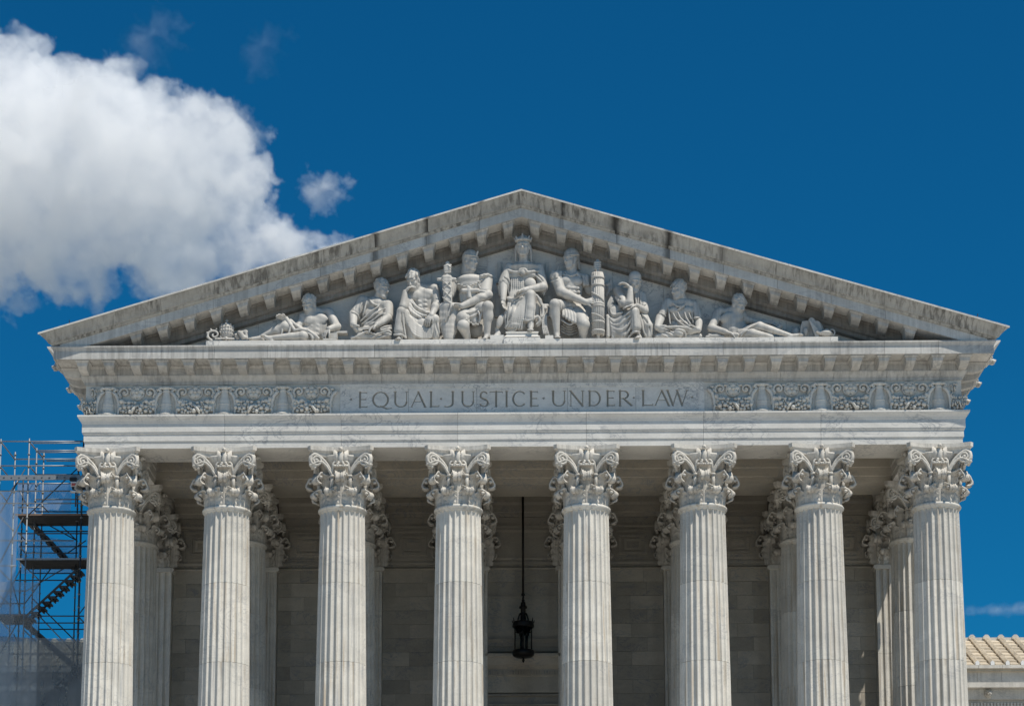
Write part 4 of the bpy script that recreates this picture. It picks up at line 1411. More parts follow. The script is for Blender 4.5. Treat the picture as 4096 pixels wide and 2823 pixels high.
Rb.ell(Z(605, 520, .47), (Z.r(235), .30, Z.r(58)), None, .05)
Rb.ell(Z(592, 590, .80), (Z.r(38), .07, Z.r(48)), None, .02)
for i in range(8): Rb.curve([Z(440 + 26 * i, 660 + 4 * (i % 2), .66 + .06 * math.sin(i / 7 * PI)), Z(436 + 27 * i, 780, .68 + .05 * math.sin(i / 7 * PI)), Z(425 + 27 * i, 905, .66)], Z.r(12), .015, 5)
folds(Rb, Z, [[(340, 640, .70), (400, 690, .66), (420, 760, .6)], [(320, 690, .70), (370, 730, .70), (405, 800, .6)], [(800, 610, .68), (850, 660, .72), (900, 720, .66)], [(780, 640, .7), (830, 690, .74), (890, 760, .7)], [(310, 730, .68), (350, 735, .72), (390, 800, .62), (400, 880, .6)], [(905, 700, .6), (905, 820, .62), (885, 910, .6)]], 11)
Rb.cap(Z(500, 960, .50), Z(440, 1180, .80), Z.r(130), Z.r(108), .08).cap(Z(440, 1180, .80), Z(430, 1335, .72), Z.r(108), Z.r(80), .08)
Rb.cap(Z(700, 950, .50), Z(702, 905, .98), Z.r(130), Z.r(72), .08).cap(Z(702, 905, .98), Z(700, 1080, .98), Z.r(74), Z.r(74), .05).cap(Z(700, 1080, .98), Z(680, 1215, .95), Z.r(74), Z.r(82), .05)
Rb.cap(Z(560, 1060, .72), Z(570, 1330, .70), Z.r(115), Z.r(100), .1).ell(Z(480, 1340, .78), (Z.r(150), .26, Z.r(62)), None, .08)
Rb.cap(Z(780, 1000, .60), Z(800, 1280, .62), Z.r(90), Z.r(70), .1)
for i in range(7):
    Rb.curve([Z(650 - 9 * i, 890 + 7 * i, 1.04 - .02 * i), Z(622 - 16 * i, 1010 + 12 * i, 1.02), Z(600 - 26 * i, 1180 + 6 * i, 1.03), Z(575 - 36 * i, 1375 - 4 * i, .97)], [Z.r(8), Z.r(14), Z.r(15), Z.r(11)], .018, 7)
for i in range(5): Rb.curve([Z(655 + 24 * i, 950 + 12 * abs(i - 2), 1.10), Z(645 + 27 * i, 1100, 1.10), Z(630 + 29 * i, 1240, 1.08)], [Z.r(6), Z.r(9), Z.r(10)], .015, 6)
Rb.curve([Z(605, 1245, 1.02), Z(670, 1255, 1.08), Z(745, 1240, 1.03)], Z.r(15), .02)
folds(Rb, Z, [[(785, 900, .95), (830, 980, .92), (850, 1100, .88), (840, 1280, .84), (795, 1330, .84)], [(800, 960, .9), (865, 1040, .86), (875, 1160, .86), (850, 1210, .9)], [(760, 1220, 1.0), (800, 1200, .96), (830, 1260, .92), (780, 1310, .92)], [(380, 930, .75), (450, 960, .85), (560, 900, .98), (620, 870, 1.02)], [(370, 950, .75), (480, 990, .88), (590, 930, 1.0)], [(500, 1385, .92), (420, 1395, .86), (350, 1340, .82)]], 17)
folds(Rb, Z, [[(420, 1010, .98), (400, 1130, 1.06), (375, 1290, .99)], [(480, 1000, .98), (455, 1130, 1.07), (420, 1330, .98)], [(360, 1100, .92), (350, 1220, .96), (360, 1330, .9)]], 12)
Rb.build('robe', SM, root)
H = Sculpt(); hair(H, hc, UH, fr, 1, 30)
for s, x0, x1 in ((-1, 515, 498), (1, 682, 705)):
    for j in range(3): H.curve([Z(x0 + s * 6 * j, 215, .60), Z(x1 + s * 3 * j, 330, .58 - .03 * j), Z(x1 + s * (4 * j + 2), 455, .52)], [Z.r(16), Z.r(14), Z.r(10)], .02, 6)
H.build('hair', SM, root)
C = Sculpt()
for i in range(19):
    a = rad(-130 + 260 * i / 18); C.cap(hc + UH * (fr[0] * math.sin(a) * .092 + fr[1] * (math.cos(a) * .108 - .02) + fr[2] * .088), hc + UH * (fr[0] * math.sin(a + .25) * .092 + fr[1] * (math.cos(a + .25) * .108 - .02) + fr[2] * .088), .018 * UH, .018 * UH, .01)
for a, h in ((-100, .035), (-50, .04), (0, .065), (50, .04), (100, .035)):
    t = rad(a); b0 = hc + UH * (fr[0] * math.sin(t) * .092 + fr[1] * (math.cos(t) * .108 - .02) + fr[2] * .09)
    C.cap(b0, b0 + UH * fr[2] * h + UH * fr[0] * math.sin(t) * .02, .022 * UH, .009 * UH, .015); C.ell(b0 + UH * fr[2] * h + UH * fr[0] * math.sin(t) * .02, (.03, .03, .03), None, .01)
C.build('crown', SM, root)
# throne: two posts in low relief, chair leg, bronze-age disc by the knee
T = MB()
def slab(mb, Zs, x0, y0, x1, y1, w0, w1):
    p = Zs(x0, y1, w1); q = Zs(x1, y0, w1)
    mb.box((p[0], -(YT + w1), p[2]), (q[0], -(YT + w0), q[2]))
for q, nm in (((238, 450, 292, 712, 0, .14), 'throne_post'), ((912, 448, 955, 735, 0, .14), 'throne_post'), ((205, 880, 330, 1200, 0, .18), 'throne_side'), ((880, 905, 1010, 1200, 0, .18), 'throne_side'), ((226, 713, 300, 735, 0, .18), 'throne_rail'), ((905, 736, 965, 752, 0, .18), 'throne_rail')):
    T = MB(); slab(T, Z, *q); part(T, nm, SM, root)
L_ = Sculpt()
L_.cap(Z(880, 1050, .75), Z(935, 1050, .75), Z.r(26), Z.r(26), .03).chain([Z(905, 1080, .74), Z(895, 1250, .74), Z(905, 1400, .76), Z(945, 1465, .8)], [Z.r(38), Z.r(30), Z.r(34), Z.r(30)], .05)
L_.ell(Z(905, 1085, .86), (Z.r(30), .05, Z.r(22)), None, .02)
for i in range(4): L_.curve([Z(870 + 18 * i, 1180, .86), Z(866 + 20 * i, 1330, .88), Z(885 + 22 * i, 1440, .9)], Z.r(9), .012, 5)
L_.build('throne_leg', SM, root)
D_ = Sculpt()
Rm = np.array(Matrix.Rotation(rad(25), 3, 'Y')) @ np.array(Matrix.Rotation(rad(25), 3, 'Z'))
D_.ell(Z(285, 1262, .84), (Z.r(58), .075, Z.r(112)), Rm, .03).ell(Z(288, 1262, .90), (Z.r(48), .06, Z.r(98)), Rm, .03)
D_.chain([Z(235, 1370, .72), Z(250, 1440, .75), Z(225, 1500, .8)], [Z.r(36), Z.r(40), Z.r(55)], .05)
D_.build('disc', SM, root)
D_ = Sculpt(); D_.ell(Z(695, 742, .70), (Z.r(86), .08, Z.r(88)), None, .03); D_.build('medallion', SM, root)

# ---------------------------------------------------------------- soldier with sword and shield
Z = ZB_
root = statue('hooded soldier gripping an upright sheathed sword above a long pointed shield', Z(600, 1490, .6))
B = Sculpt(); fr = frame(48, -12); hc = Z(572, 262, .56)
head(B, hc, UH, fr); neck(B, hc, Z(560, 478, .46), U * 1.06, fr)
B.cap(Z(300, 610, .42), Z(235, 800, .50), Z.r(92), Z.r(75), .05); B.cap(Z(230, 790, .52), Z(185, 470, .74), Z.r(76), Z.r(52), .05)
f1 = Z(190, 470, .76); B.ell(Z(195, 395, .80), (Z.r(66), .13, Z.r(78)), None, .04)
for i in range(4): B.cap(Z(152 + 4 * i, 338 + 34 * i, .88), Z(250 - 3 * i, 322 + 36 * i, .92), Z.r(19), Z.r(18), .008)
B.cap(Z(180, 300, .86), Z(235, 345, .95), Z.r(20), Z.r(16), .01)
B.cap(Z(838, 800, .62), Z(430, 975, .98), Z.r(92), Z.r(50), .05); B.ell(Z(735, 840, .76), (Z.r(92), .17, Z.r(60)), None, .05)
hand(B, Z(425, 968, .98), [-1, -.08, .1], [-.3, -.5, -.8], U * 1.05, 32, -1)
B.cap(Z(690, 1080, .55), Z(842, 978, 1.02), Z.r(125), Z.r(90), .06); B.cap(Z(845, 985, 1.02), Z(830, 1420, .84), Z.r(88), Z.r(52), .06); B.ell(Z(850, 1130, .93), (Z.r(86), .19, Z.r(120)), None, .06)
foot(B, Z(832, 1430, .84), Z(795, 1490, 1.0), U)
B.cap(Z(500, 1100, .55), Z(445, 1290, .98), Z.r(120), Z.r(96), .06); B.cap(Z(455, 1300, .96), Z(520, 1500, .60), Z.r(95), Z.r(60), .06)
B.ell(Z(450, 1270, 1.04), (Z.r(85), .1, Z.r(75)), None, .05)
core(B, Z, [[(560, 480, .46), (300, 610, .42)], [(560, 480, .46), (835, 570, .46), (838, 800, .6)], [(560, 480, .44), (560, 1050, .46), (690, 1080, .55)], [(560, 1050, .46), (500, 1100, .55)]])
B.build('figure', SM, root)
Rb = Sculpt()
Rb.ell(Z(565, 640, .42), (Z.r(250), .30, Z.r(150)), None, .1).ell(Z(555, 830, .42), (Z.r(190), .29, Z.r(190)), None, .1).ell(Z(575, 1030, .45), (Z.r(210), .30, Z.r(120)), None, .1)
Rb.cap(Z(835, 570, .46), Z(800, 745, .56), Z.r(92), Z.r(105), .05); Rb.curve([Z(712, 740, .72), Z(780, 745, .80), Z(870, 790, .66), Z(885, 830, .6)], Z.r(16), .02)
Rb.cap(Z(480, 1080, .60), Z(445, 1165, .90), Z.r(118), Z.r(112), .06).cap(Z(680, 1060, .60), Z(765, 1010, .85), Z.r(120), Z.r(108), .06).cap(Z(600, 1110, .74), Z(640, 1225, .78), Z.r(110), Z.r(70), .06)
hem = [(390, 1195, 1.0), (430, 1165, 1.08), (470, 1200, 1.10), (505, 1180, 1.08), (535, 1225, 1.02), (580, 1235, .98), (605, 1275, .95), (650, 1250, .95), (690, 1270, .95), (725, 1190, .98), (745, 1080, 1.02)]
Rb.chain([Z(*p) for p in hem], Z.r(9), .02)
folds(Rb, Z, [[(400, 1130, 1.0), (500, 1080, 1.0), (620, 1060, .95), (720, 990, .98)], [(560, 1140, .95), (640, 1120, .94), (700, 1040, .98)], [(690, 1060, 1.0), (715, 1130, .98), (700, 1240, .93)], [(620, 870, .70), (560, 830, .72), (500, 790, .70)], [(430, 700, .66), (410, 830, .62), (440, 980, .60)], [(690, 620, .68), (720, 700, .66)], [(650, 840, .7), (730, 780, .7)]], 13)
Rb.ell(Z(560, 560, .47), (Z.r(245), .29, Z.r(95)), None, .06)
sc_ = [(335, 585, .60), (375, 625, .68), (425, 635, .73), (465, 658, .76), (510, 650, .77), (560, 640, .77), (605, 625, .76), (655, 610, .74), (705, 585, .70), (735, 560, .66)]
for a in sc_: Rb.ell(Z(*a), (Z.r(28), .03, Z.r(13)), None, .015)
for a in ((745, 500, .66), (790, 485, .66), (835, 480, .62), (880, 500, .56)): Rb.ell(Z(*a), (Z.r(42), .09, Z.r(30)), None, .02)
slabx = Sculpt()
for a, b in (((540, 690, .74), (545, 830, .72)), ((450, 730, .73), (680, 725, .73))): Rb.cap(Z(*a), Z(*b), Z.r(38), Z.r(38), .02)
Rb.ell(Z(650, 1360, .30), (Z.r(170), .22, Z.r(120)), None, .08)
Rb.build('tunic', SM, root)
H = Sculpt(); R3 = np.stack(fr, 1)
def Lh(x, y, z): return hc + UH * (fr[0] * x + fr[1] * y + fr[2] * z)
H.ell(Lh(0, -.03, .055), np.array([.095, .115, .105]) * UH, R3, .03); H.cap(Lh(0, -.05, .0), Lh(0, -.05, -.14), .088 * U, .085 * U, .06); H.cap(Lh(0, .03, -.13), Lh(0, -.05, -.17), .055 * U, .08 * U, .05)
H.ell(Lh(0, .115, -.02), np.array([.058, .075, .098]) * UH, R3, .02, True)
for i in range(13):
    a = rad(-85 + 170 * i / 12); b = rad(-85 + 170 * (i + 1) / 12)
    H.cap(Lh(.097 * math.sin(a), .112 * math.cos(a) - .028, .062), Lh(.097 * math.sin(b), .112 * math.cos(b) - .028, .062), .014 * U, .014 * U, .012)
H.cap(Lh(0, .085, .07), Lh(0, .10, .125), .016 * U, .014 * U, .01)
H.build('hood', SM, root)
W = Sculpt()
W.cap(Z(200, 290, .84), Z(200, 500, .84), Z.r(34), Z.r(34), .03).cap(Z(50, 548, .84), Z(318, 545, .84), Z.r(26), Z.r(26), .02)
for i in range(9):
    y = 520 + 52 * i; hw = 78 - 3.2 * i
    W.cap(Z(188 - hw * .55 + 2.5 * i, y, .86), Z(188 + hw * .55 + 2.5 * i, y, .86), Z.r(42), Z.r(42), .05)
for y0, y1, s in ((560, 690, 1), (560, 690, -1), (700, 850, 1), (700, 850, -1), (830, 940, 1)): W.cap(Z(188 - s * 70, y0, .98), Z(200 + s * 62, y1, .955), Z.r(8), Z.r(8), .012)
W.build('sword', SM, root)
W = Sculpt()
prof = [(950, 100, -28), (1000, 126, -8), (1100, 138, 0), (1200, 134, 0), (1300, 112, -8), (1380, 84, -14), (1450, 52, -18), (1500, 22, -20)]
for (y0, h0, d0), (y1, h1, d1) in zip(prof[:-1], prof[1:]):
    for t in np.linspace(0, 1, 5):
        y = y0 + (y1 - y0) * t; h = h0 + (h1 - h0) * t; dx = d0 + (d1 - d0) * t
        for q in (-1, -.5, 0, .5, 1): W.ell(Z(240 + dx + q * (h - 20), y, .86 - .10 * q * q), (Z.r(50), .07, Z.r(30)), None, .08)
W.curve([Z(255, 930, 1.0), Z(250, 1020, 1.02), Z(205, 1110, 1.02), Z(165, 1200, .98)], Z.r(20), .015)
W.chain([Z(175, 1085, 1.02), Z(225, 1085, 1.02), Z(228, 1130, 1.02), Z(178, 1130, 1.02), Z(175, 1085, 1.02)], Z.r(9), .01)
W.build('shield', SM, root)

# ---------------------------------------------------------------- soldier with the bundle of rods
Z = ZC_
root = statue('helmeted bare-chested soldier holding the tall bundle of rods with an axe', Z(500, 1480, .6))
B = Sculpt(); fr = frame(-42, -12); hc = Z(488, 238, .56)
head(B, hc, UH, fr, beard=False); neck(B, hc, Z(512, 452, .46), U * 1.08, fr)
torso(B, Z(512, 455, .46), Z(275, 500, .50), Z(725, 545, .40), Z(500, 960, .42), U * 1.05)
B.ell(Z(590, 580, .66), (Z.r(98), .10, Z.r(75)), None, .03).ell(Z(420, 560, .68), (Z.r(90), .10, Z.r(70)), None, .03)
for j in range(3):
    for q in (-1, 1): B.ell(Z(560 + q * 40 + 12 * j, 690 + 62 * j, .68 - .02 * j), (Z.r(36), .05, Z.r(26)), None, .02)
B.cap(Z(262, 520, .55), Z(335, 745, .76), Z.r(98), Z.r(80), .05); B.cap(Z(335, 745, .78), Z(725, 912, 1.02), Z.r(84), Z.r(50), .05); B.ell(Z(450, 800, .86), (Z.r(95), .18, Z.r(66)), None, .05)
hand(B, Z(720, 910, 1.02), [1, -.05, .18], [.25, .8, 0], U * 1.08, 12, -1, .3)
B.cap(Z(735, 560, .38), Z(790, 740, .34), Z.r(92), Z.r(70), .05); B.cap(Z(800, 740, .34), Z(905, 430, .60), Z.r(70), Z.r(50), .05)
B.ell(Z(915, 335, .76), (Z.r(66), .13, Z.r(82)), None, .04)
for i in range(4): B.cap(Z(878, 280 + 34 * i, .90), Z(962, 275 + 36 * i, .88), Z.r(19), Z.r(18), .008)
B.cap(Z(395, 1000, .50), Z(238, 945, 1.0), Z.r(120), Z.r(88), .06); B.cap(Z(238, 950, 1.0), Z(268, 1410, .86), Z.r(88), Z.r(48), .05); B.ell(Z(232, 1090, .90), (Z.r(84), .19, Z.r(120)), None, .06)
foot(B, Z(270, 1415, .86), Z(278, 1470, 1.04), U)
B.cap(Z(600, 1080, .55), Z(695, 1265, 1.0), Z.r(130), Z.r(100), .06); B.cap(Z(695, 1270, .98), Z(690, 1490, .66), Z.r(98), Z.r(60), .06)
B.build('figure', SM, root)
K = Sculpt()
K.ell(Z(490, 1000, .50), (Z.r(150), .30, Z.r(85)), None, .06)
for i in range(9):
    t = i / 8; x0 = 360 + 330 * t; y0 = 985 + 30 * math.sin(t * PI) + 55 * t
    w0 = .72 + .10 * math.sin(t * PI)
    K.cap(Z(x0, y0, w0), Z(x0 + 10 + 40 * t, y0 + 90, w0 + .10), Z.r(29), Z.r(29), .02)
    K.cap(Z(x0 + 12 + 36 * t, y0 + 105, w0 + .10), Z(x0 + 14 + 52 * t, y0 + 190 - 12 * abs(i - 4), w0 + .14), Z.r(32), Z.r(30), .010)
K.curve([Z(345, 975, .72), Z(430, 1020, .80), Z(520, 1000, .80)], Z.r(16), .02)
K.curve([Z(335, 1190, .80), Z(480, 1270, .86), Z(600, 1190, .98), Z(700, 1170, 1.0), Z(770, 1215, .95)], Z.r(13), .02)
K.ell(Z(470, 1330, .30), (Z.r(180), .2, Z.r(130)), None, .08)
for i in range(4): K.curve([Z(340, 1240 + 45 * i, .48), Z(470, 1310 + 40 * i, .52), Z(600, 1260 + 45 * i, .48)], Z.r(11), .02, 6)
K.build('kilt', SM, root)
A_ = Sculpt()
A_.ell(Z(258, 500, .56), (Z.r(108), .24, Z.r(98)), None, .04)
for x, y, w in ((205, 470, .76), (265, 470, .84), (330, 470, .78)): A_.cap(Z(x, y - 40, w - .10), Z(x, y + 50, w - .06), Z.r(24), Z.r(26), .025)
A_.curve([Z(180, 585, .62), Z(270, 570, .80), Z(355, 540, .70)], Z.r(15), .015)
A_.ell(Z(735, 560, .40), (Z.r(95), .22, Z.r(95)), None, .04)
for x in (690, 750): A_.cap(Z(x, 500, .56), Z(x + 20, 630, .58), Z.r(34), Z.r(36), .012)
A_.curve([Z(395, 430, .62), Z(470, 490, .72), Z(560, 470, .68), Z(600, 430, .60)], Z.r(15), .015); A_.cap(Z(605, 470, .64), Z(630, 520, .64), Z.r(26), Z.r(24), .02); A_.cap(Z(380, 475, .66), Z(420, 490, .70), Z.r(24), Z.r(22), .02)
A_.build('shoulder_armour', SM, root)
H = Sculpt()
H.ell(Lh(0, -.035, .06), np.array([.095, .115, .10]) * UH, np.stack(fr, 1), .03); H.cap(Lh(0, -.11, .0), Lh(0, -.15, -.11), .06 * U, .025 * U, .04)
H.ell(Lh(0, .13, -.04), np.array([.085, .10, .088]) * UH, np.stack(fr, 1), .015, True)
H.cap(Lh(.082, .0, .0), Lh(.07, .035, -.08), .026 * U, .02 * U, .015); H.cap(Lh(-.082, .0, .0), Lh(-.07, .035, -.08), .026 * U, .02 * U, .015)
for i in range(15):
    a = rad(-95 + 190 * i / 14); b = rad(-95 + 190 * (i + 1) / 14)
    H.cap(Lh(.098 * math.sin(a), .112 * math.cos(a) - .03, .048), Lh(.098 * math.sin(b), .112 * math.cos(b) - .03, .048), .016 * U, .016 * U, .012)
H.build('helmet', SM, root)
G = Sculpt(); G.chain([Z(240, 880, .96), Z(190, 915, 1.02), Z(165, 980, 1.02)], Z.r(22), .03); G.curve([Z(180, 900, 1.06), Z(250, 880, 1.12), Z(315, 920, 1.06), Z(330, 1010, 1.0)], Z.r(18), .02)
G.curve([Z(290, 1080, 1.02), Z(305, 1200, .98), Z(290, 1330, .94)], Z.r(13), .02); G.ell(Z(280, 1025, 1.06), (Z.r(26), .04, Z.r(26)), None, .02)
G.build('greave', SM, root)
FS = MB()
cx = Z(925, 960, .86)
pb, pt = Z(925, 1440, .86), Z(925, 455, .86)
for i in range(20):
    a = 2 * PI * i / 20
    FS.tube([(cx[0] + .19 * math.cos(a), cx[1] + .19 * math.sin(a), pb[2]), (cx[0] + .19 * math.cos(a), cx[1] + .19 * math.sin(a), pt[2])], .034, 8)
FS.lathe([(0.0, pb[2] + .03), (.18, pb[2] + .03), (.18, pt[2] - .02), (0, pt[2] - .02)], 24, (cx[0], cx[1], 0))
o = part(FS, 'rod_bundle', SM, root)
for y in (500, 622, 920, 955, 1210, 1350):
    z = Z(925, y, .86 + .22)[2]
    FS = MB().lathe([(.20, z - .035), (.236, z - .035), (.24, z), (.236, z + .035), (.20, z + .035)], 32, (cx[0], cx[1], 0))
    part(FS, 'band', SM, o)
FS = MB()
for z0, z1 in ((720, 900), (1060, 1180)):
    pts = []
    for i in range(11):
        a = PI + .25 + (PI - .5) * i / 10
        zz = Z(925, z0 + (z1 - z0) * i / 10, 1.08)[2]
        pts.append((cx[0] + .232 * math.cos(a), cx[1] + .232 * math.sin(a), zz))
    FS = MB().tube(pts, .026, 7)
    part(FS, 'cross_strap', SM, o)
part(MB().tube([(cx[0], cx[1], 27.60), (cx[0], cx[1], pt[2] + .5)], .06, 10), 'pole', SM, root)
AX = Sculpt()
for (x, y, rx, ry) in ((1130, 600, 32, 70), (1145, 660, 24, 80), (1100, 690, 34, 45), (1090, 620, 36, 30), (1060, 640, 30, 22)): AX.ell(Z(x, y, .30), (Z.r(rx), .06, Z.r(ry)), None, .03)
AX.cap(Z(1100, 740, .30), Z(1070, 800, .28), Z.r(26), Z.r(22), .03)
AX.build('axe_head', SM, root)

# ---------------------------------------------------------------- seated man with bowed head (left)
Z = ZD_
root = statue('bare-chested man in a long robe, bowed head leaning on his hand', Z(1500, 1480, .6))
B = Sculpt(); fr = frame(-24, -30); hc = Z(1362, 318, .72)
head(B, hc, UH, fr); neck(B, hc, Z(1500, 450, .48), U * 1.08, fr)
torso(B, Z(1510, 450, .46), Z(1290, 560, .50), Z(1770, 475, .46), Z(1530, 1000, .40), U * 1.05)
B.ell(Z(1590, 620, .66), (Z.r(130), .10, Z.r(85)), None, .03).ell(Z(1400, 640, .68), (Z.r(110), .10, Z.r(80)), None, .03)
B.ell(Z(1775, 475, .48), (Z.r(118), .22, Z.r(112)), None, .05)
B.cap(Z(1275, 590, .52), Z(1170, 830, .92), Z.r(95), Z.r(86), .05); B.cap(Z(1160, 830, .94), Z(1195, 545, .88), Z.r(88), Z.r(56), .05); hand(B, Z(1200, 530, .88), [.55, -.15, .55], [.5, .4, -.5], U, 28, 1)
B.cap(Z(1800, 540, .50), Z(1835, 780, .62), Z.r(100), Z.r(82), .05); B.cap(Z(1835, 780, .64), Z(1725, 1000, .96), Z.r(88), Z.r(56), .05); B.ell(Z(1795, 840, .72), (Z.r(88), .18, Z.r(100)), None, .05)
hand(B, Z(1715, 1000, .97), [-.42, -.2, -.75], [-.3, .2, -.7], U * 1.05, 24, 1, .25)
foot(B, Z(1100, 1440, .95), Z(1060, 1475, 1.1), U)
core(B, Z, [[(1530, 1000, .4), (1125, 925, .95), (1100, 1420, .95)]])
B.build('figure', SM, root)
H = Sculpt(); hair(H, hc, UH, fr, 4, 34); H.build('hair', SM, root)
Rb = Sculpt()
Rb.ell(Z(1520, 1060, .42), (Z.r(300), .32, Z.r(140)), None, .1)
Rb.cap(Z(1330, 1060, .50), Z(1125, 925, .98), Z.r(170), Z.r(88), .08).cap(Z(1125, 925, .98), Z(1085, 1310, .96), Z.r(92), Z.r(112), .06)
Rb.cap(Z(1700, 1060, .50), Z(1790, 1080, .86), Z.r(150), Z.r(95), .08).cap(Z(1790, 1080, .84), Z(1810, 1420, .72), Z.r(92), Z.r(90), .06)
Rb.cap(Z(1300, 1150, .70), Z(1350, 1420, .70), Z.r(160), Z.r(150), .1).cap(Z(1550, 1200, .60), Z(1560, 1430, .60), Z.r(180), Z.r(150), .1)
ar = []
for i in range(6):
    y = 65 * i
    ar.append([(1205 + 12 * i, 930 + 55 * i, 1.02), (1290 + 14 * i, 1060 + 62 * i, .96), (1460 + 8 * i, 1215 + 45 * i, .88), (1640 - 6 * i, 1285 + 33 * i, .86), (1745 - 8 * i, 1235 + 42 * i, .90)])
folds(Rb, Z, ar, 24, .03)
folds(Rb, Z, [[(1240, 560, .72), (1300, 720, .78), (1400, 880, .76), (1540, 950, .74), (1690, 955, .84)], [(1230, 620, .74), (1290, 800, .80), (1400, 930, .78), (1530, 1000, .80), (1620, 1010, .88)], [(1220, 680, .74), (1290, 880, .82), (1390, 985, .82), (1520, 1045, .86)], [(1330, 690, .76), (1420, 830, .74), (1560, 910, .72), (1700, 940, .80)]], 26, .03)
folds(Rb, Z, [[(1060, 900, 1.06), (1030, 1080, 1.04), (1000, 1350, 1.0)], [(1150, 920, 1.08), (1150, 1100, 1.06), (1185, 1300, 1.0), (1220, 1460, .95)], [(1190, 930, 1.06), (1230, 1150, 1.0), (1290, 1350, .92), (1330, 1460, .9)], [(1760, 1060, .96), (1740, 1250, .92), (1725, 1450, .86)], [(1830, 1040, .92), (1850, 1220, .88), (1890, 1360, .82)], [(1800, 1250, .9), (1830, 1380, .86), (1790, 1460, .82)], [(970, 1390, 1.02), (1060, 1390, 1.08), (1150, 1400, 1.06), (1220, 1460, .98)]], 18, .025)
Rb.build('robe', SM, root)

# ---------------------------------------------------------------- seated man in tunic looking right
root = statue('man in a short-sleeved tunic with papers on his lap, looking towards the bowed man', Z(550, 1480, .6))
B = Sculpt(); fr = frame(52, -12); hc = Z(735, 492, .56)
head(B, hc, UH, fr); neck(B, hc, Z(650, 690, .46), U * 1.08, fr)
B.cap(Z(170, 980, .60), Z(165, 1180, .84), Z.r(95), Z.r(72), .05); hand(B, Z(165, 1190, .86), [.35, -.12, -.75], [.6, .1, -.2], U * 1.1, 26, 1, .2)
B.cap(Z(850, 1060, .70), Z(640, 1195, .96), Z.r(98), Z.r(60), .05); hand(B, Z(640, 1200, .96), [-.8, -.08, -.42], [-.2, .1, -.9], U * 1.05, 20, 1, .2)
core(B, Z, [[(650, 690, .46), (350, 720, .46), (215, 945, .56), (165, 1000, .62)], [(650, 690, .46), (855, 800, .48), (860, 1060, .64)], [(650, 690, .44), (600, 1200, .42), (400, 1400, .75)]])
B.build('figure', SM, root)
H = Sculpt(); hair(H, hc, UH, fr, 7, 40); H.build('hair', SM, root)
Rb = Sculpt()
Rb.ell(Z(600, 790, .42), (Z.r(330), .30, Z.r(170)), None, .1).ell(Z(590, 1010, .42), (Z.r(270), .30, Z.r(200)), None, .1).ell(Z(590, 1220, .42), (Z.r(290), .32, Z.r(120)), None, .1)
Rb.cap(Z(350, 720, .46), Z(215, 945, .56), Z.r(125), Z.r(112), .06).cap(Z(855, 800, .48), Z(860, 1000, .60), Z.r(115), Z.r(105), .06)
Rb.curve([Z(105, 965, .62), Z(160, 950, .76), Z(240, 985, .74), Z(275, 1060, .60), Z(270, 1100, .5)], Z.r(20), .02)
Rb.curve([Z(770, 1010, .76), Z(830, 985, .80), Z(900, 1020, .76), Z(930, 1110, .60)], Z.r(20), .02)
Rb.cap(Z(420, 1330, .60), Z(300, 1420, .86), Z.r(120), Z.r(80), .08).cap(Z(700, 1330, .60), Z(850, 1370, .90), Z.r(130), Z.r(92), .08).cap(Z(430, 1420, .80), Z(700, 1440, .80), Z.r(85), Z.r(85), .1).cap(Z(150, 1450, .8), Z(900, 1450, .8), Z.r(45), Z.r(50), .06)
folds(Rb, Z, [[(480, 660, .66), (530, 750, .72), (620, 800, .74), (690, 790, .72)], [(300, 1130, .62), (430, 1010, .68), (560, 900, .74), (680, 820, .74)], [(330, 1180, .64), (480, 1070, .70), (620, 960, .76), (800, 860, .74)], [(420, 1190, .66), (560, 1100, .72), (680, 1000, .76), (790, 960, .76)], [(540, 1190, .68), (650, 1110, .74), (740, 1030, .76)], [(350, 720, .68), (300, 850, .72), (300, 960, .66)], [(280, 700, .6), (230, 830, .66), (210, 930, .68)], [(440, 700, .70), (400, 850, .70), (360, 1010, .66)], [(120, 1460, .92), (300, 1400, .98), (430, 1330, .98), (600, 1380, .98)], [(520, 1460, .92), (680, 1370, 1.0), (850, 1310, 1.02), (930, 1350, .96)], [(600, 1470, .9), (760, 1430, .98), (920, 1390, .98)], [(700, 1290, .94), (800, 1250, .92), (930, 1240, .86)], [(720, 1310, .96), (830, 1275, .94), (940, 1270, .88)], [(700, 1270, .92), (810, 1225, .90), (930, 1210, .82)]], 15, .022)
Rb.build('tunic', SM, root)
P_ = MB()
for i in range(3):
    a, b = Z(255 + 10 * i, 1245 + 14 * i, .95), Z(560, 1225 + 14 * i, .95)
    P_.hexa([(a[0], a[1], a[2] - .03), (b[0], b[1], b[2] - .03), (b[0], b[1] + .35, b[2] - .0), (a[0], a[1] + .35, a[2] - .0)], [(a[0], a[1], a[2]), (b[0], b[1], b[2]), (b[0], b[1] + .35, b[2] + .03), (a[0], a[1] + .35, a[2] + .03)])
part(P_, 'papers', SM, root)

# ---------------------------------------------------------------- reclining man with a book (far left)
Z = ZE_
root = statue('reclining nude man reading a large open book, left end of the pediment', Z(1500, 765, .6))
B = Sculpt(); fr = frame(-28, -27); hc = Z(1690, 245, .62)
head(B, hc, UH, fr); neck(B, hc, Z(1800, 345, .46), U * 1.08, fr)
torso(B, Z(1800, 345, .44), Z(1610, 440, .46), Z(2005, 360, .44), Z(1760, 660, .42), U * 1.05)
B.ell(Z(1850, 470, .64), (Z.r(105), .10, Z.r(75)), None, .03).ell(Z(1690, 490, .66), (Z.r(90), .10, Z.r(70)), None, .03)
B.cap(Z(2010, 375, .46), Z(2110, 560, .66), Z.r(78), Z.r(62), .05); B.cap(Z(2120, 565, .68), Z(1990, 600, .92), Z.r(64), Z.r(45), .05); hand(B, Z(1990, 605, .92), [-.55, -.15, -.65], [-.3, .2, -.8], U * 1.05, 22, 1, .2)
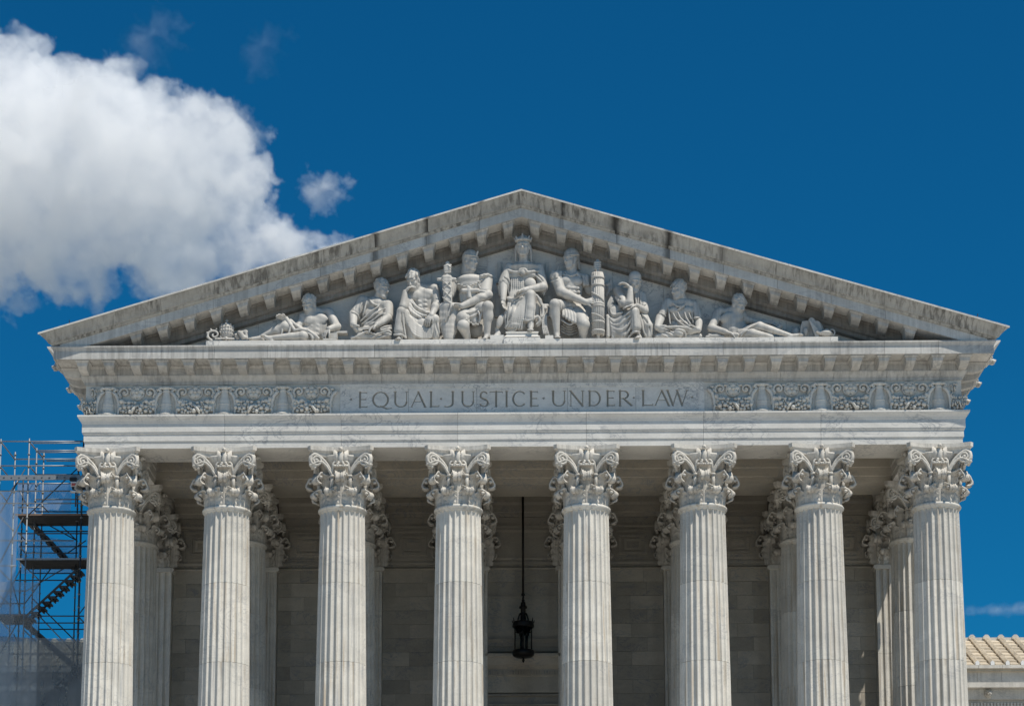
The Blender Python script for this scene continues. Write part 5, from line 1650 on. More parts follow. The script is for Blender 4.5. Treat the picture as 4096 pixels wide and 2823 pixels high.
B.cap(Z(1600, 450, .48), Z(1480, 590, .66), Z.r(72), Z.r(58), .05); B.cap(Z(1480, 590, .68), Z(1330, 470, .88), Z.r(58), Z.r(42), .05); hand(B, Z(1325, 465, .9), [-.75, -.2, .45], [.1, -.5, -.6], U, 30, 1)
B.cap(Z(1650, 700, .55), Z(1315, 560, .86), Z.r(105), Z.r(78), .06); B.cap(Z(1305, 560, .86), Z(960, 720, .76), Z.r(78), Z.r(40), .05); B.ell(Z(1190, 640, .80), (Z.r(110), .16, Z.r(62)), Matrix.Rotation(rad(28), 3, 'Y'), .05)
foot(B, Z(940, 725, .76), Z(800, 755, .82), U)
B.cap(Z(1720, 730, .62), Z(1590, 705, .98), Z.r(95), Z.r(74), .06); B.cap(Z(1580, 705, .98), Z(1090, 738, .98), Z.r(72), Z.r(38), .05); B.ell(Z(1430, 720, .96), (Z.r(120), .15, Z.r(52)), None, .05)
foot(B, Z(1080, 738, .98), Z(985, 712, 1.02), U)
B.build('figure', SM, root)
H = Sculpt(); hair(H, hc, UH, fr, 9, 44); H.build('hair', SM, root)
BK = Sculpt()
BK.chain([Z(1335, 440, .92), Z(1400, 540, .95), Z(1460, 620, .98)], [Z.r(34), Z.r(30), Z.r(26)], .03).chain([Z(1400, 470, .88), Z(1500, 560, .9), Z(1560, 600, .92)], [Z.r(26), Z.r(26), Z.r(22)], .04)
BK.chain([Z(1460, 618, 1.0), Z(1560, 605, 1.0), Z(1670, 625, 1.0), Z(1790, 710, 1.02), Z(1830, 745, 1.02)], [Z.r(22), Z.r(26), Z.r(22), Z.r(26), Z.r(20)], .03)
BK.build('open_book', SM, root)
CL = Sculpt()
folds(CL, Z, [[(1250, 520, .96), (1270, 620, .96), (1245, 720, .92)], [(1395, 560, .98), (1380, 640, .96), (1360, 700, .94)], [(1640, 650, 1.0), (1720, 700, 1.02), (1800, 760, 1.0)], [(1690, 660, .98), (1730, 730, 1.02), (1740, 765, 1.0)]], 14, .02)
CL.cap(Z(1660, 660, .8), Z(1780, 740, .9), Z.r(60), Z.r(40), .06)
CL.build('cloth', SM, root)
BB = MB()
for q in ((1905, 745, 2110, 765, .5, 1.0), (1985, 660, 2120, 742, .45, .92), (2060, 630, 2280, 660, .4, .75)):
    BB = MB(); slab(BB, Z, *q); part(BB, 'book', SM, root)

# ---------------------------------------------------------------- robed bearded thinker (right)
Z = ZF_
root = statue('robed bearded man raising one hand beside his bald head, right of the bundle of rods', Z(600, 1460, .6))
B = Sculpt(); fr = frame(26, -24); hc = Z(692, 338, .62)
head(B, hc, UH, fr, beard=True); neck(B, hc, Z(690, 560, .46), U * 1.05, fr)
B.cap(Z(500, 780, .92), Z(600, 760, .98), Z.r(82), Z.r(72), .04); B.cap(Z(590, 745, .98), Z(605, 470, .92), Z.r(84), Z.r(52), .05); hand(B, Z(600, 455, .92), [-.55, -.05, .5], [-.6, .1, -.6], U * 1.05, 26, -1, .1)
B.cap(Z(890, 910, .76), Z(735, 815, 1.0), Z.r(88), Z.r(58), .05); hand(B, Z(725, 815, 1.02), [-1, -.05, .02], [-.1, .3, -.9], U * 1.08, 14, 1, .15)
foot(B, Z(780, 1420, .96), Z(740, 1455, 1.1), U)
core(B, Z, [[(690, 560, .46), (360, 520, .5), (500, 780, .9)], [(690, 560, .46), (845, 620, .48), (890, 900, .74)], [(690, 560, .44), (600, 1050, .42), (690, 960, .95), (740, 1300, .96), (780, 1410, .96)]])
B.build('figure', SM, root)
Rb = Sculpt()
Rb.ell(Z(620, 620, .42), (Z.r(300), .28, Z.r(150)), None, .1).ell(Z(600, 830, .42), (Z.r(270), .30, Z.r(190)), None, .1).ell(Z(600, 1050, .42), (Z.r(320), .32, Z.r(150)), None, .1)
Rb.cap(Z(360, 520, .50), Z(470, 760, .84), Z.r(112), Z.r(100), .06).cap(Z(845, 620, .48), Z(890, 880, .68), Z.r(92), Z.r(82), .06)
Rb.cap(Z(560, 1060, .55), Z(690, 935, 1.0), Z.r(160), Z.r(92), .08).cap(Z(690, 935, 1.0), Z(720, 1240, .98), Z.r(95), Z.r(110), .06)
Rb.cap(Z(300, 950, .50), Z(350, 1350, .60), Z.r(170), Z.r(170), .1).cap(Z(480, 1150, .70), Z(470, 1400, .72), Z.r(170), Z.r(130), .1)
Rb.cap(Z(830, 1020, .60), Z(960, 1220, .82), Z.r(130), Z.r(95), .08).cap(Z(960, 1220, .82), Z(960, 1410, .75), Z.r(95), Z.r(85), .06)
Rb.cap(Z(150, 1020, .7), Z(160, 1420, .7), Z.r(40), Z.r(45), .05).cap(Z(215, 1060, .74), Z(260, 1440, .74), Z.r(34), Z.r(40), .04)
fl = []
for i in range(6): fl.append([(230 + 12 * i, 620 + 30 * i, .66), (165 + 16 * i, 800 + 30 * i, .66), (240 + 22 * i, 985 + 12 * i, .74), (420 + 10 * i, 965 - 8 * i, .90)])
folds(Rb, Z, fl[:4], 24, .03)
folds(Rb, Z, [[(640, 900, 1.06), (460, 1030, .96), (300, 1130, .82), (230, 1080, .74)], [(650, 960, 1.08), (500, 1100, .98), (360, 1200, .88), (240, 1170, .76)], [(660, 1020, 1.08), (540, 1220, .98), (420, 1300, .92), (270, 1270, .80)], [(640, 1150, 1.06), (580, 1300, 1.0), (480, 1420, .94)], [(740, 930, 1.08), (770, 1080, 1.06), (790, 1240, 1.0)], [(670, 960, 1.1), (680, 1120, 1.1), (660, 1330, 1.04), (560, 1450, .96)], [(800, 1000, .9), (830, 1150, .9), (870, 1320, .88), (930, 1450, .84)], [(840, 990, .86), (930, 1080, .90), (1010, 1230, .90), (1030, 1400, .84)], [(610, 1380, 1.04), (700, 1330, 1.1), (800, 1340, 1.06)], [(720, 560, .70), (715, 680, .74), (730, 790, .76)], [(760, 540, .68), (765, 660, .74), (770, 800, .78)], [(800, 520, .64), (805, 650, .70), (810, 790, .74)], [(330, 560, .72), (420, 660, .86), (520, 700, .92)], [(300, 640, .70), (380, 740, .84), (460, 800, .92)], [(860, 800, .80), (900, 780, .74), (930, 800, .68)]], 18, .025)
Rb.build('robe', SM, root)

# ---------------------------------------------------------------- man in tunic with a scroll, looking left
root = statue('clean-shaven man in a tunic with an unrolled scroll across his knees, looking left', Z(1600, 1460, .6))
B = Sculpt(); fr = frame(-55, -10); hc = Z(1570, 515, .56)
head(B, hc, UH, fr); neck(B, hc, Z(1660, 720, .46), U * 1.08, fr)
B.cap(Z(1200, 1060, .62), Z(1150, 1240, .88), Z.r(98), Z.r(72), .05); hand(B, Z(1150, 1245, .9), [.65, -.1, -.5], [.3, .6, .3], U * 1.1, 20, 1, .2)
B.cap(Z(1970, 1120, .62), Z(1960, 1290, .88), Z.r(84), Z.r(66), .05); hand(B, Z(1955, 1290, .9), [-.85, -.1, -.25], [-.2, .5, .5], U * 1.1, 16, -1, .2)
core(B, Z, [[(1660, 720, .46), (1350, 760, .46), (1200, 1060, .6)], [(1660, 720, .46), (1880, 810, .48), (1970, 1120, .6)], [(1660, 720, .44), (1620, 1250, .42)]])
B.build('figure', SM, root)
H = Sculpt(); hair(H, hc, UH, fr, 12, 40); H.build('hair', SM, root)
Rb = Sculpt()
Rb.ell(Z(1620, 800, .42), (Z.r(330), .29, Z.r(150)), None, .1).ell(Z(1620, 1000, .42), (Z.r(280), .30, Z.r(200)), None, .1).ell(Z(1620, 1230, .42), (Z.r(300), .30, Z.r(130)), None, .1)
Rb.cap(Z(1350, 760, .46), Z(1240, 970, .58), Z.r(110), Z.r(90), .06).cap(Z(1880, 810, .48), Z(1945, 1030, .58), Z.r(105), Z.r(92), .06)
Rb.ell(Z(1750, 900, .66), (Z.r(110), .1, Z.r(80)), None, .05).ell(Z(1490, 900, .64), (Z.r(110), .1, Z.r(80)), None, .05)
Rb.cap(Z(1540, 1330, .60), Z(1570, 1360, .98), Z.r(120), Z.r(98), .08).cap(Z(1150, 1430, .78), Z(1480, 1440, .80), Z.r(62), Z.r(62), .08).cap(Z(1680, 1440, .74), Z(1980, 1420, .74), Z.r(60), Z.r(60), .08).cap(Z(1240, 1400, .8), Z(1540, 1400, .9), Z.r(60), Z.r(70), .08)
folds(Rb, Z, [[(1450, 750, .70), (1540, 820, .76), (1640, 820, .76), (1700, 770, .72)], [(1520, 920, .72), (1600, 870, .76), (1680, 820, .74)], [(1460, 960, .72), (1520, 1080, .72), (1640, 1180, .76), (1780, 1240, .84)], [(1550, 940, .74), (1600, 1050, .74), (1700, 1150, .78), (1800, 1220, .84)], [(1690, 940, .76), (1720, 1050, .76), (1810, 1180, .80)], [(1770, 950, .76), (1820, 1080, .76)], [(1370, 850, .68), (1380, 1020, .66), (1400, 1180, .68)], [(1830, 900, .72), (1840, 1050, .68), (1860, 1180, .66)], [(1870, 1060, .76), (1930, 1050, .78), (2000, 1050, .70)], [(1180, 960, .72), (1260, 980, .76), (1310, 1030, .66)], [(1300, 1330, .92), (1420, 1380, .98), (1550, 1450, .94)], [(1230, 1380, .92), (1330, 1420, .94), (1440, 1455, .9)], [(1500, 1290, 1.04), (1600, 1290, 1.08), (1690, 1330, 1.0), (1710, 1440, .92)], [(1400, 1320, .95), (1500, 1370, 1.0), (1600, 1440, .98)]], 15, .022)
Rb.build('tunic', SM, root)
P_ = Sculpt(); P_.curve([Z(1225, 1225, .96), Z(1350, 1240, .96), Z(1560, 1235, .98), Z(1720, 1250, .98), Z(1840, 1280, .98)], [Z.r(22), Z.r(26), Z.r(26), Z.r(22), Z.r(14)], .02); P_.curve([Z(1320, 1250, .92), Z(1540, 1265, .94), Z(1760, 1285, .94)], Z.r(22), .02)
P_.build('scroll', SM, root)

# ---------------------------------------------------------------- reclining man (far right)
Z = ZG_
root = statue('reclining nude man leaning over a scroll with legs stretched right, right end of the pediment', Z(800, 780, .6))
B = Sculpt(); fr = frame(34, -28); hc = Z(640, 262, .60)
head(B, hc, UH, fr); neck(B, hc, Z(520, 350, .46), U * 1.08, fr)
torso(B, Z(510, 350, .44), Z(300, 385, .50), Z(690, 455, .40), Z(600, 690, .44), U * 1.05)
B.ell(Z(430, 480, .66), (Z.r(110), .10, Z.r(78)), None, .03).ell(Z(580, 530, .62), (Z.r(80), .09, Z.r(66)), None, .03)
B.cap(Z(285, 400, .52), Z(190, 630, .74), Z.r(84), Z.r(66), .05); B.cap(Z(190, 630, .76), Z(420, 690, .98), Z.r(70), Z.r(48), .05); hand(B, Z(425, 690, .99), [.85, -.1, -.3], [.2, .2, -.8], U * 1.08, 20, 1, .2)
B.cap(Z(700, 470, .40), Z(930, 535, .36), Z.r(72), Z.r(56), .05); B.cap(Z(930, 540, .36), Z(1190, 545, .50), Z.r(58), Z.r(44), .05); hand(B, Z(1190, 548, .52), [.8, -.15, -.45], [.3, .2, -.8], U * 1.05, 26, 1, .1)
B.cap(Z(700, 715, .55), Z(985, 600, .88), Z.r(100), Z.r(76), .06); B.cap(Z(990, 600, .88), Z(1480, 748, .86), Z.r(76), Z.r(36), .05); B.ell(Z(1150, 655, .86), (Z.r(120), .15, Z.r(58)), Matrix.Rotation(rad(17), 3, 'Y'), .05)
foot(B, Z(1500, 750, .86), Z(1650, 745, .9), U)
B.cap(Z(690, 740, .70), Z(860, 715, 1.0), Z.r(95), Z.r(74), .06); B.cap(Z(860, 715, 1.0), Z(1180, 775, .86), Z.r(74), Z.r(45), .05)
B.build('figure', SM, root)
H = Sculpt(); hair(H, hc, UH, fr, 15, 46); H.build('hair', SM, root)
CL = Sculpt()
folds(CL, Z, [[(640, 740, .95), (760, 660, .98), (900, 580, .98), (1000, 550, .98), (1090, 590, .92)], [(670, 770, .98), (730, 690, 1.04), (800, 665, 1.06)], [(700, 680, .9), (820, 620, .94), (930, 570, .94)]], 15, .02)
CL.build('cloth', SM, root)
P_ = Sculpt(); P_.cap(Z(535, 735, 1.0), Z(610, 745, 1.02), Z.r(38), Z.r(42), .02); P_.cap(Z(150, 745, .8), Z(320, 720, .84), Z.r(24), Z.r(24), .03).cap(Z(110, 770, .86), Z(390, 770, .92), Z.r(22), Z.r(22), .03).cap(Z(180, 755, .9), Z(330, 745, .92), Z.r(18), Z.r(18), .02)
P_.ell(Z(612, 745, 1.12), (Z.r(14), .06, Z.r(16)), None, .02, True)
P_.cap(Z(1290, 640, .60), Z(1330, 600, .62), Z.r(50), Z.r(46), .03)
P_.build('scroll', SM, root)

# ---------------------------------------------------------------- carved emblems at the two ends
Z = ZE_
tiara = empty('carved_tiara', tuple(Z(410, 765, .8))); tag(tiara, 'domed marble tiara in three carved tiers with a small cross', 'carving')
c0 = Z(410, 765, .8)
zt = lambda y: Z(410, y, .8)[2] - c0[2]
mb = MB().lathe([(0, 0), (Z.r(85), 0), (Z.r(96), zt(700)), (Z.r(108), zt(650)), (Z.r(112), zt(640)), (Z.r(105), zt(632)), (Z.r(104), zt(600)), (Z.r(108), zt(592)), (Z.r(98), zt(580)), (Z.r(90), zt(555)), (Z.r(70), zt(530)), (Z.r(35), zt(515)), (0, zt(510))], 28)
mb.build('dome', SM, tiara)
mb = MB()
for y, r in ((690, 100), (640, 112), (592, 108)):
    for i in range(16):
        a = 2 * PI * i / 16; mb.ball((Z.r(r) * math.cos(a), Z.r(r) * math.sin(a), zt(y)), Z.r(14), 7, 5)
mb.build('jewels', SM, tiara)
mb = MB()
for y in (570, 650):
    for i in range(8):
        a = 2 * PI * i / 8; mb.tube([(Z.r(96) * math.cos(a), Z.r(96) * math.sin(a), zt(y)), (Z.r(108) * math.cos(a), Z.r(108) * math.sin(a), zt(y - 32))], [Z.r(16), Z.r(5)], 6)
mb.build('points', SM, tiara)
MB().tube([(0, 0, zt(512)), (0, 0, zt(452))], Z.r(9), 6).tube([(-Z.r(24), 0, zt(476)), (Z.r(24), 0, zt(476))], Z.r(9), 6).build('cross', SM, tiara)
cz = Sculpt(); pts = []
for i in range(26):
    t = i / 25; a = rad(250) - t * 2 * PI * 1.3
    r = 95 * (1 - t) + 14
    pts.append(Z(215 + r * math.cos(a), 690 - r * .8 * math.sin(a), .98))
cz.chain([Z(520, 752, .98), Z(380, 748, .98), Z(240, 752, .98)], [Z.r(15)] * 3, .02).chain(pts, [Z.r(19 - 8 * i / 25) for i in range(26)], .012).ell(Z(405, 745, .98), (Z.r(22), .07, Z.r(28)), None, .02)
for i in range(7):
    a = rad(250 - 45 * i); cz.ell(Z(215 + 112 * math.cos(a), 690 - 92 * math.sin(a), .98), (Z.r(16), .05, Z.r(14)), None, .02)
e = empty('carved_crozier', tuple(Z(230, 765, .9))); tag(e, 'scrolled marble head of a crozier lying beside the tiara', 'carving'); cz.build('crook', SM, e, .018)
e = empty('carved_book', tuple(Z(660, 765, .8))); tag(e, 'small bound marble volume between the tiara and the reclining reader', 'carving')
bk = Sculpt()
for i in range(5): bk.cap(Z(600 + 8 * i, 650 + 4 * i, .86), Z(655 + 10 * i, 740 - 2 * i, .86), Z.r(26), Z.r(22), .03)
bk.cap(Z(650, 650, .8), Z(720, 640, .78), Z.r(26), Z.r(24), .03).cap(Z(700, 640, .8), Z(730, 750, .8), Z.r(26), Z.r(20), .04).cap(Z(560, 700, .74), Z(585, 740, .74), Z.r(40), Z.r(30), .03)
bk.build('volume', SM, e, .018)
Z = ZG_
e = empty('carved_tablets', tuple(Z(1800, 780, .8))); tag(e, 'two leaning round-topped marble tablets beside the oil lamp', 'carving')


def plate(Zs, outline, w0, w1, tilt=0.0):
    mb = MB(); n = len(outline)
    a = [Zs(x, y, w1) for x, y in outline]; b = [Zs(x, y, w1) + np.array([tilt, w1 - w0, 0]) for x, y in outline]
    mb.add(a + b, [tuple(range(n)), tuple(range(2 * n - 1, n - 1, -1))] + [(i, n + i, n + (i + 1) % n, (i + 1) % n) for i in range(n)])
    return mb


part(plate(Z, [(1800, 500), (1815, 465), (1840, 453), (1870, 462), (1890, 490), (1905, 515), (1935, 505), (1970, 520), (1995, 570), (2020, 640), (2020, 775), (1900, 775)], .62, .80, .1), 'tablet', SM, e)
part(plate(Z, [(1690, 515), (1800, 505), (1885, 775), (1650, 775), (1660, 640)], .42, .62), 'tablet', SM, e)
part(plate(Z, [(1800, 475), (1975, 670), (1965, 775), (1915, 775)], .80, .90), 'tablet', SM, e)
mk = Sculpt(); mk.ell(Z(1585, 700, .40), (Z.r(75), .12, Z.r(85)), None, .03).ell(Z(1745, 690, .60), (Z.r(50), .12, Z.r(85)), None, .03).ell(Z(1770, 660, .68), (Z.r(14), .06, Z.r(40)), None, .02); mk.build('mask', SM, e)
e = empty('carved_lamp', tuple(Z(2080, 775, .85))); tag(e, 'small marble oil lamp with a ring handle at the right end of the ledge', 'carving')
lp = Sculpt()
lp.ell(Z(2085, 720, .86), (Z.r(115), .2, Z.r(48)), None, .04).cap(Z(2000, 710, .9), Z(1935, 688, .95), Z.r(34), Z.r(20), .05).ell(Z(2090, 668, .86), (Z.r(52), .1, Z.r(24)), None, .03).ell(Z(2088, 762, .86), (Z.r(70), .15, Z.r(18)), None, .03)
lp.chain([Z(2185 + 42 * math.cos(a), 702 - 50 * math.sin(a), .84) for a in [rad(-110 + 25 * i) for i in range(14)]], Z.r(13), .02)
lp.build('lamp', SM, e, .018)

# ---------------------------------------------------------------- ledge that carries the figures
LZ = 27.625
jx = [-10.98]
for x, s6, ox in ((710, .4836, 780), (1240, .4836, 780), (1628, .4836, 780), (2027, .4836, 780)): jx.append(at(ox + x * s6, 1365, -1.7).x)
jx += [-1.46, 1.4]
for x in (253, 652, 1075, 1650, 2115): jx.append(at(2300 + x * .4836, 1365, -1.7).x)
jx.append(10.94)
jx = sorted(jx)
for a, b in zip(jx[:-1], jx[1:]):
    part(MB().box((a + J, -1.7, 27.41), (b - J, -0.55, LZ)), 'sculpture_ledge_block', M['panel'])
Z = ZA_
pd = empty('statue_pedestal', tuple(Z(585, 1590, 1.2)))
tag(pd, 'moulded marble pedestal block under the enthroned woman', 'pedestal')
mb = MB(); slab(mb, Z, 330, 1488, 838, 1600, .6, 1.2); mb_b = part(mb, 'plinth', M['panel'], pd)
mb = MB()
x0, x1 = Z(365, 1400, 1.12)[0], Z(802, 1400, 1.12)[0]
zb, zt_ = Z(365, 1488, 1.12)[2], Z(365, 1405, 1.12)[2]
mb.prism([(0, zb), (0.10, zb), (0.10, zb + .02), (0.03, zb + .07), (0.0, zb + .10), (0.0, zt_ - .06), (.03, zt_ - .05), (.03, zt_), (-.6, zt_), (-.6, zb)], lambda p, z: (x0 - p * .8, -(YT + 1.06 + p), z), lambda p, z: (x1 + p * .8, -(YT + 1.06 + p), z))
part(mb, 'dado', M['panel'], pd)
for q in ((142, 1455, 330, 1520, .5, 1.05), (905, 1460, 1018, 1510, .5, 1.05)):
    mb = MB(); slab(mb, Z, *q); part(mb, 'throne_plinth', M['panel'], pd)

# ================================================================ hanging lantern
lx, ly = 0.016, 6.4
LAN = empty('hanging_lantern', (lx, ly, 17.84))
tag(LAN, 'black iron cylindrical lantern hanging on a long rod between the middle columns', 'lantern')


def lpart(mb, name, mat, par=LAN): return part(mb, name, mat, par)


LC = (lx, ly, 0)
lpart(MB().tube([(lx, ly, 25.14), (lx, ly, 20.5)], 0.047, 10), 'rod', M['iron'])
mb = MB()
for z, r in ((20.43, .075), (20.30, .045), (20.20, .06)): mb.ball((lx, ly, z), (r, r, .075), 10, 7)
mb.lathe([(0, 20.13), (.09, 20.13), (.10, 20.0), (.06, 19.98), (0, 19.98)], 14, LC)
mb.tube([(lx, ly, 20.5), (lx, ly, 19.98)], .03, 8)
lpart(mb, 'shackle', M['iron'])
lpart(MB().lathe([(0, 19.97), (.15, 19.97), (.15, 19.90), (.095, 19.88), (.095, 19.62), (.11, 19.6), (.11, 19.1), (0, 19.1)], 18, LC), 'stem', M['iron'])
for k in range(4):
    a = PI / 4 + k * PI / 2
    lpart(MB().tube([(lx + r * math.cos(a), ly + r * math.sin(a), z) for r, z in ((.09, 19.72), (.19, 19.66), (.25, 19.52), (.27, 19.33))], .022, 7), 'scroll', M['iron'])
CR = lpart(MB().lathe([(.30, 19.16), (.40, 19.16), (.415, 19.2), (.40, 19.30), (.405, 19.36), (.30, 19.36), (.28, 19.3), (.26, 19.0), (.30, 18.98)], 32, LC), 'crown_ring', M['iron'])
for k in range(12):
    a = 2 * PI * k / 12
    lpart(MB().tube([(lx + .395 * math.cos(a), ly + .395 * math.sin(a), 19.34), (lx + .42 * math.cos(a), ly + .42 * math.sin(a), 19.50 if k % 2 else 19.44)], [.03, .012], 6), 'finial', M['iron'], CR)
for k in range(6):
    a = PI / 6 + 2 * PI * k / 6
    lpart(MB().tube([(lx + .36 * math.cos(a), ly + .36 * math.sin(a), 18.27), (lx + .36 * math.cos(a), ly + .36 * math.sin(a), 19.2)], .026, 7), 'post', M['iron'])
lpart(MB().lathe([(.335, 18.28), (.335, 19.18)], 32, LC), 'glass', M['glass'])
lpart(MB().lathe([(0, 18.0), (.30, 18.02), (.39, 18.07), (.42, 18.14), (.415, 18.24), (.39, 18.28), (0, 18.28)], 32, LC), 'base_ring', M['iron'])
lpart(MB().lathe([(0, 17.8), (.03, 17.83), (.055, 17.9), (.03, 17.97), (.06, 18.01), (0, 18.02)], 12, LC), 'bottom_finial', M['iron'])
mb = MB()
for k in range(3):
    a = 2 * PI * k / 3
    x, y = lx + .12 * math.cos(a), ly + .12 * math.sin(a)
    mb.tube([(x, y, 18.28), (x, y, 18.85)], .05, 8).tube([(x, y, 18.85), (x, y, 19.05)], [.10, .06], 8)
mb.tube([(lx, ly, 18.28), (lx, ly, 19.1)], .03, 10)
lpart(mb, 'lamp_cluster', M['iron'])

# ================================================================ side wings
def wing(s, label, rows, x_in):
    W_ = empty('side_wing', (s * 24, 20, 0.0))
    tag(W_, label, 'building', 'lower wings beside the temple front')

    def wp(mb, name, mat, par=W_): return part(mb, name, mat, par)
    zz = lambda py: at(3960, py, 20).z
    XI, XO = 16.45, 60.0
    def bar(y0, z0, z1, name, mat, mb=None):
        return wp((mb or MB()).box((min(s * XI, s * XO), y0, z0), (max(s * XI, s * XO), 34, z1)), name, mat)
    zE = zz(2660.6)
    bar(20.9, 0.02, zz(2817), 'wall', M['wing'])
    bar(20.55, zz(2817), zz(2790), 'dentil_band', M['wing'])
    n = 34
    for k in range(n):
        x = s * (18.9 + k * 0.145)
        wp(MB().box((min(x, x + s * .085), 20.42, zz(2815)), (max(x, x + s * .085), 20.6, zz(2802))), 'dentil', M['wing'])
    bar(20.35, zz(2789.5), zz(2748), 'frieze', M['wing'])
    bar(19.98, zz(2747), zz(2727.5), 'ledge', M['wing'])
    jx = [s * XI, s * 19.9, s * 20.95, s * 22.15, s * 23.5, s * 26, s * 30, s * XO]
    for a, b in zip(jx[:-1], jx[1:]):
        wp(MB().box((min(a, b) + .006, 20.12, zz(2726)), (max(a, b) - .006, 22, zz(2674))), 'parapet_block', M['wing'])
        wp(MB().box((min(a, b) + .006, 19.86, zz(2673)), (max(a, b) - .006, 22, zE)), 'eave_block', M['wing'])
    # roof: eave at y 20, ridge at y 24
    zR = at(3960, 2559, 24.2).z
    y0, y1 = 19.95, 24.2
    RF = wp(MB().prism([(y0, zE), (y1, zR), (28.5, zE), (28.5, zE - .2), (y0, zE - .2)], lambda y, z: (s * XI, y, z - .06), lambda y, z: (s * XO, y, z - .06)), 'roof', M['tile'])
    NC = 8
    for i in range(NC):
        ya, yb = y0 + (y1 - y0) * i / NC, y0 + (y1 - y0) * (i + 1) / NC
        za, zb = zE + (zR - zE) * i / NC, zE + (zR - zE) * (i + 1) / NC
        wp(MB().prism([(ya, za - .02), (ya, za + .06), (yb + .1, zb + .03), (yb + .1, zb - .05)], lambda y, z: (s * XI, y, z), lambda y, z: (s * XO, y, z)), 'pan_tile_course', M['tile'], RF)
    tl = {}
    for r in range(rows):
        x = s * (18.55 + 0.66 * r) if s > 0 else s * (17.0 + 0.66 * r)
        for i in range(NC):
            ya, yb = y0 + (y1 - y0) * i / NC, y0 + (y1 - y0) * (i + 1) / NC + .07
            za, zb = zE + (zR - zE) * i / NC, zE + (zR - zE) * (i + 1) / NC + .03
            mbm = MB()
            sec = lambda w, h: [(-w, 0), (-w, h * .55), (0, h), (w, h * .55), (w, 0)]
            lo_ = [(x + a, ya, za + .03 + b) for a, b in sec(.125, .20)]
            hi_ = [(x + a, yb, zb + .03 + b) for a, b in sec(.105, .155)]
            mbm.add(lo_ + hi_, [(4, 3, 2, 1, 0), (5, 6, 7, 8, 9)] + [(k, k + 1, k + 6, k + 5) for k in range(4)] + [(4, 0, 5, 9)])
            wp(mbm, 'cover_tile', M['tile'], RF)
        mbm = MB()
        sec = [(-.085, 0), (-.085, .13), (0, .20), (.085, .13), (.085, 0)]
        mbm.prism(sec, lambda a, b: (x + a, y0 - .03, zE + .02 + b), lambda a, b: (x + a, y0 + .05, zE + .02 + b))
        wp(mbm, 'antefix', M['white_paint'], RF)
        wp(MB().prism([(-.15, 0), (-.15, .12), (-.06, .21), (.06, .21), (.15, .12), (.15, 0)], lambda a, b: (x + a, y1 - .12, zR + .03 + b), lambda a, b: (x + a, y1 + .2, zR + .03 + b)), 'ridge_tile', M['wing'], RF)
    wp(MB().box((min(s * XI, s * XO), y1 - .05, zR - .05), (max(s * XI, s * XO), y1 + .3, zR + .12)), 'ridge_cap', M['wing'], RF)
    for lx_, in ((s * 20.40,), (s * 25.5,)):
        o = obj('lion_head', LION, W_, Vector((lx_, 20.28, zz(2767))) - Vector((s * 24, 20, 0)))
        o.scale = (.72, .72, .72)
    return W_


wing(1, 'sunlit low wing with pale ribbed tile roof at the right edge', 12, 17.5)
wing(-1, 'low tile-roofed wing half hidden behind the netted scaffolding', 10, 17.5)

# ================================================================ scaffolding on the left
SCF = empty('scaffolding', tuple(at(200, 2823, 8.0).xy) + (0.02,))
tag(SCF, 'steel tube scaffolding with stairs, decks and netting at the left edge', 'scaffolding')
YF, YM, YB = 6.4, 7.1, 7.9
SS = 360 / 1045
def s1(x, y, d): return at(x * SS, 1740 + y * SS, d)
def s2(x, y, d): return at(x * SS, 2273 + y * SS, d)
def sp(mb, name, mat, par=SCF): return part(mb, name, mat, par)


def stub(p, q, name, r=.024, mat='steel'): return sp(MB().tube([p, q], r, 8), name, M[mat])


def standard(p, mat='steel', r=.027):
    o = sp(MB().tube([p, (p.x, p.y, 0.03)], r, 8), 'standard', M[mat])
    z = p.z - 0.12
    while z > 13.5:
        sp(MB().lathe([(0, z - .012), (.055, z - .012), (.055, z + .012), (0, z + .012)], 10, (p.x, p.y, 0)), 'coupler', M['steel' if int(z * 10) % 3 else 'brass'], o)
        z -= 0.5
    return o


for x, y, d, mt in ((12, 45, YF, 'steel'), (342, 40, YF, 'steel'), (178, 195, YB, 'steel'), (428, 150, YM, 'steel'), (510, 205, YB, 'steel'), (972, 40, YF, 'dark_steel'), (912, 380, YM, 'dark_steel'), (948, 640, YB, 'steel'), (272, 470, YM, 'dark_steel')):
    standard(s1(x, y, d), mt)
H1 = [(0, 970, 72, YF, 0), (0, 905, 355, YF, 0), (0, 830, 648, YF, 0), (0, 1035, 790, YF, 0), (205, 1035, 1140, YF, 1), (225, 1025, 1291, YF, 1), (175, 885, 278, YB, 0), (430, 885, 178, YM, 0), (410, 930, 458, YM, 1), (400, 1035, 745, YM, 0), (410, 1015, 887, YM, 1), (210, 480, 838, YB, 0), (500, 1035, 1115, YB, 1), (0, 860, 1222, YF, 0), (290, 905, 1366, YB, 0), (380, 930, 92, YM + .5, 0), (460, 885, 198, YB, 0), (540, 880, 298, YB, 0), (200, 830, 560, YB, 0), (0, 190, 1515, YF, 0)]
for x0, x1, y, d, dk in H1: stub(s1(x0, y, d), s1(x1, y, d), 'ledger', .026, 'dark_steel' if dk else 'steel')
H2 = [(380, 870, 55, YB, 1), (180, 905, 135, YB, 1), (0, 290, 258, YF, 0), (0, 290, 405, YF, 1), (290, 985, 550, YF, 1), (400, 980, 630, YM, 1), (450, 980, 703, YB, 1), (100, 965, 990, YM, 1), (0, 965, 1137, YF, 0), (350, 870, 1215, YB, 1), (60, 700, 1277, YM, 1), (0, 420, 1437, YF, 0), (0, 400, 1560, YM, 1)]
for x0, x1, y, d, dk in H2: stub(s2(x0, y, d), s2(x1, y, d), 'ledger', .024, 'dark_steel' if dk else 'steel')
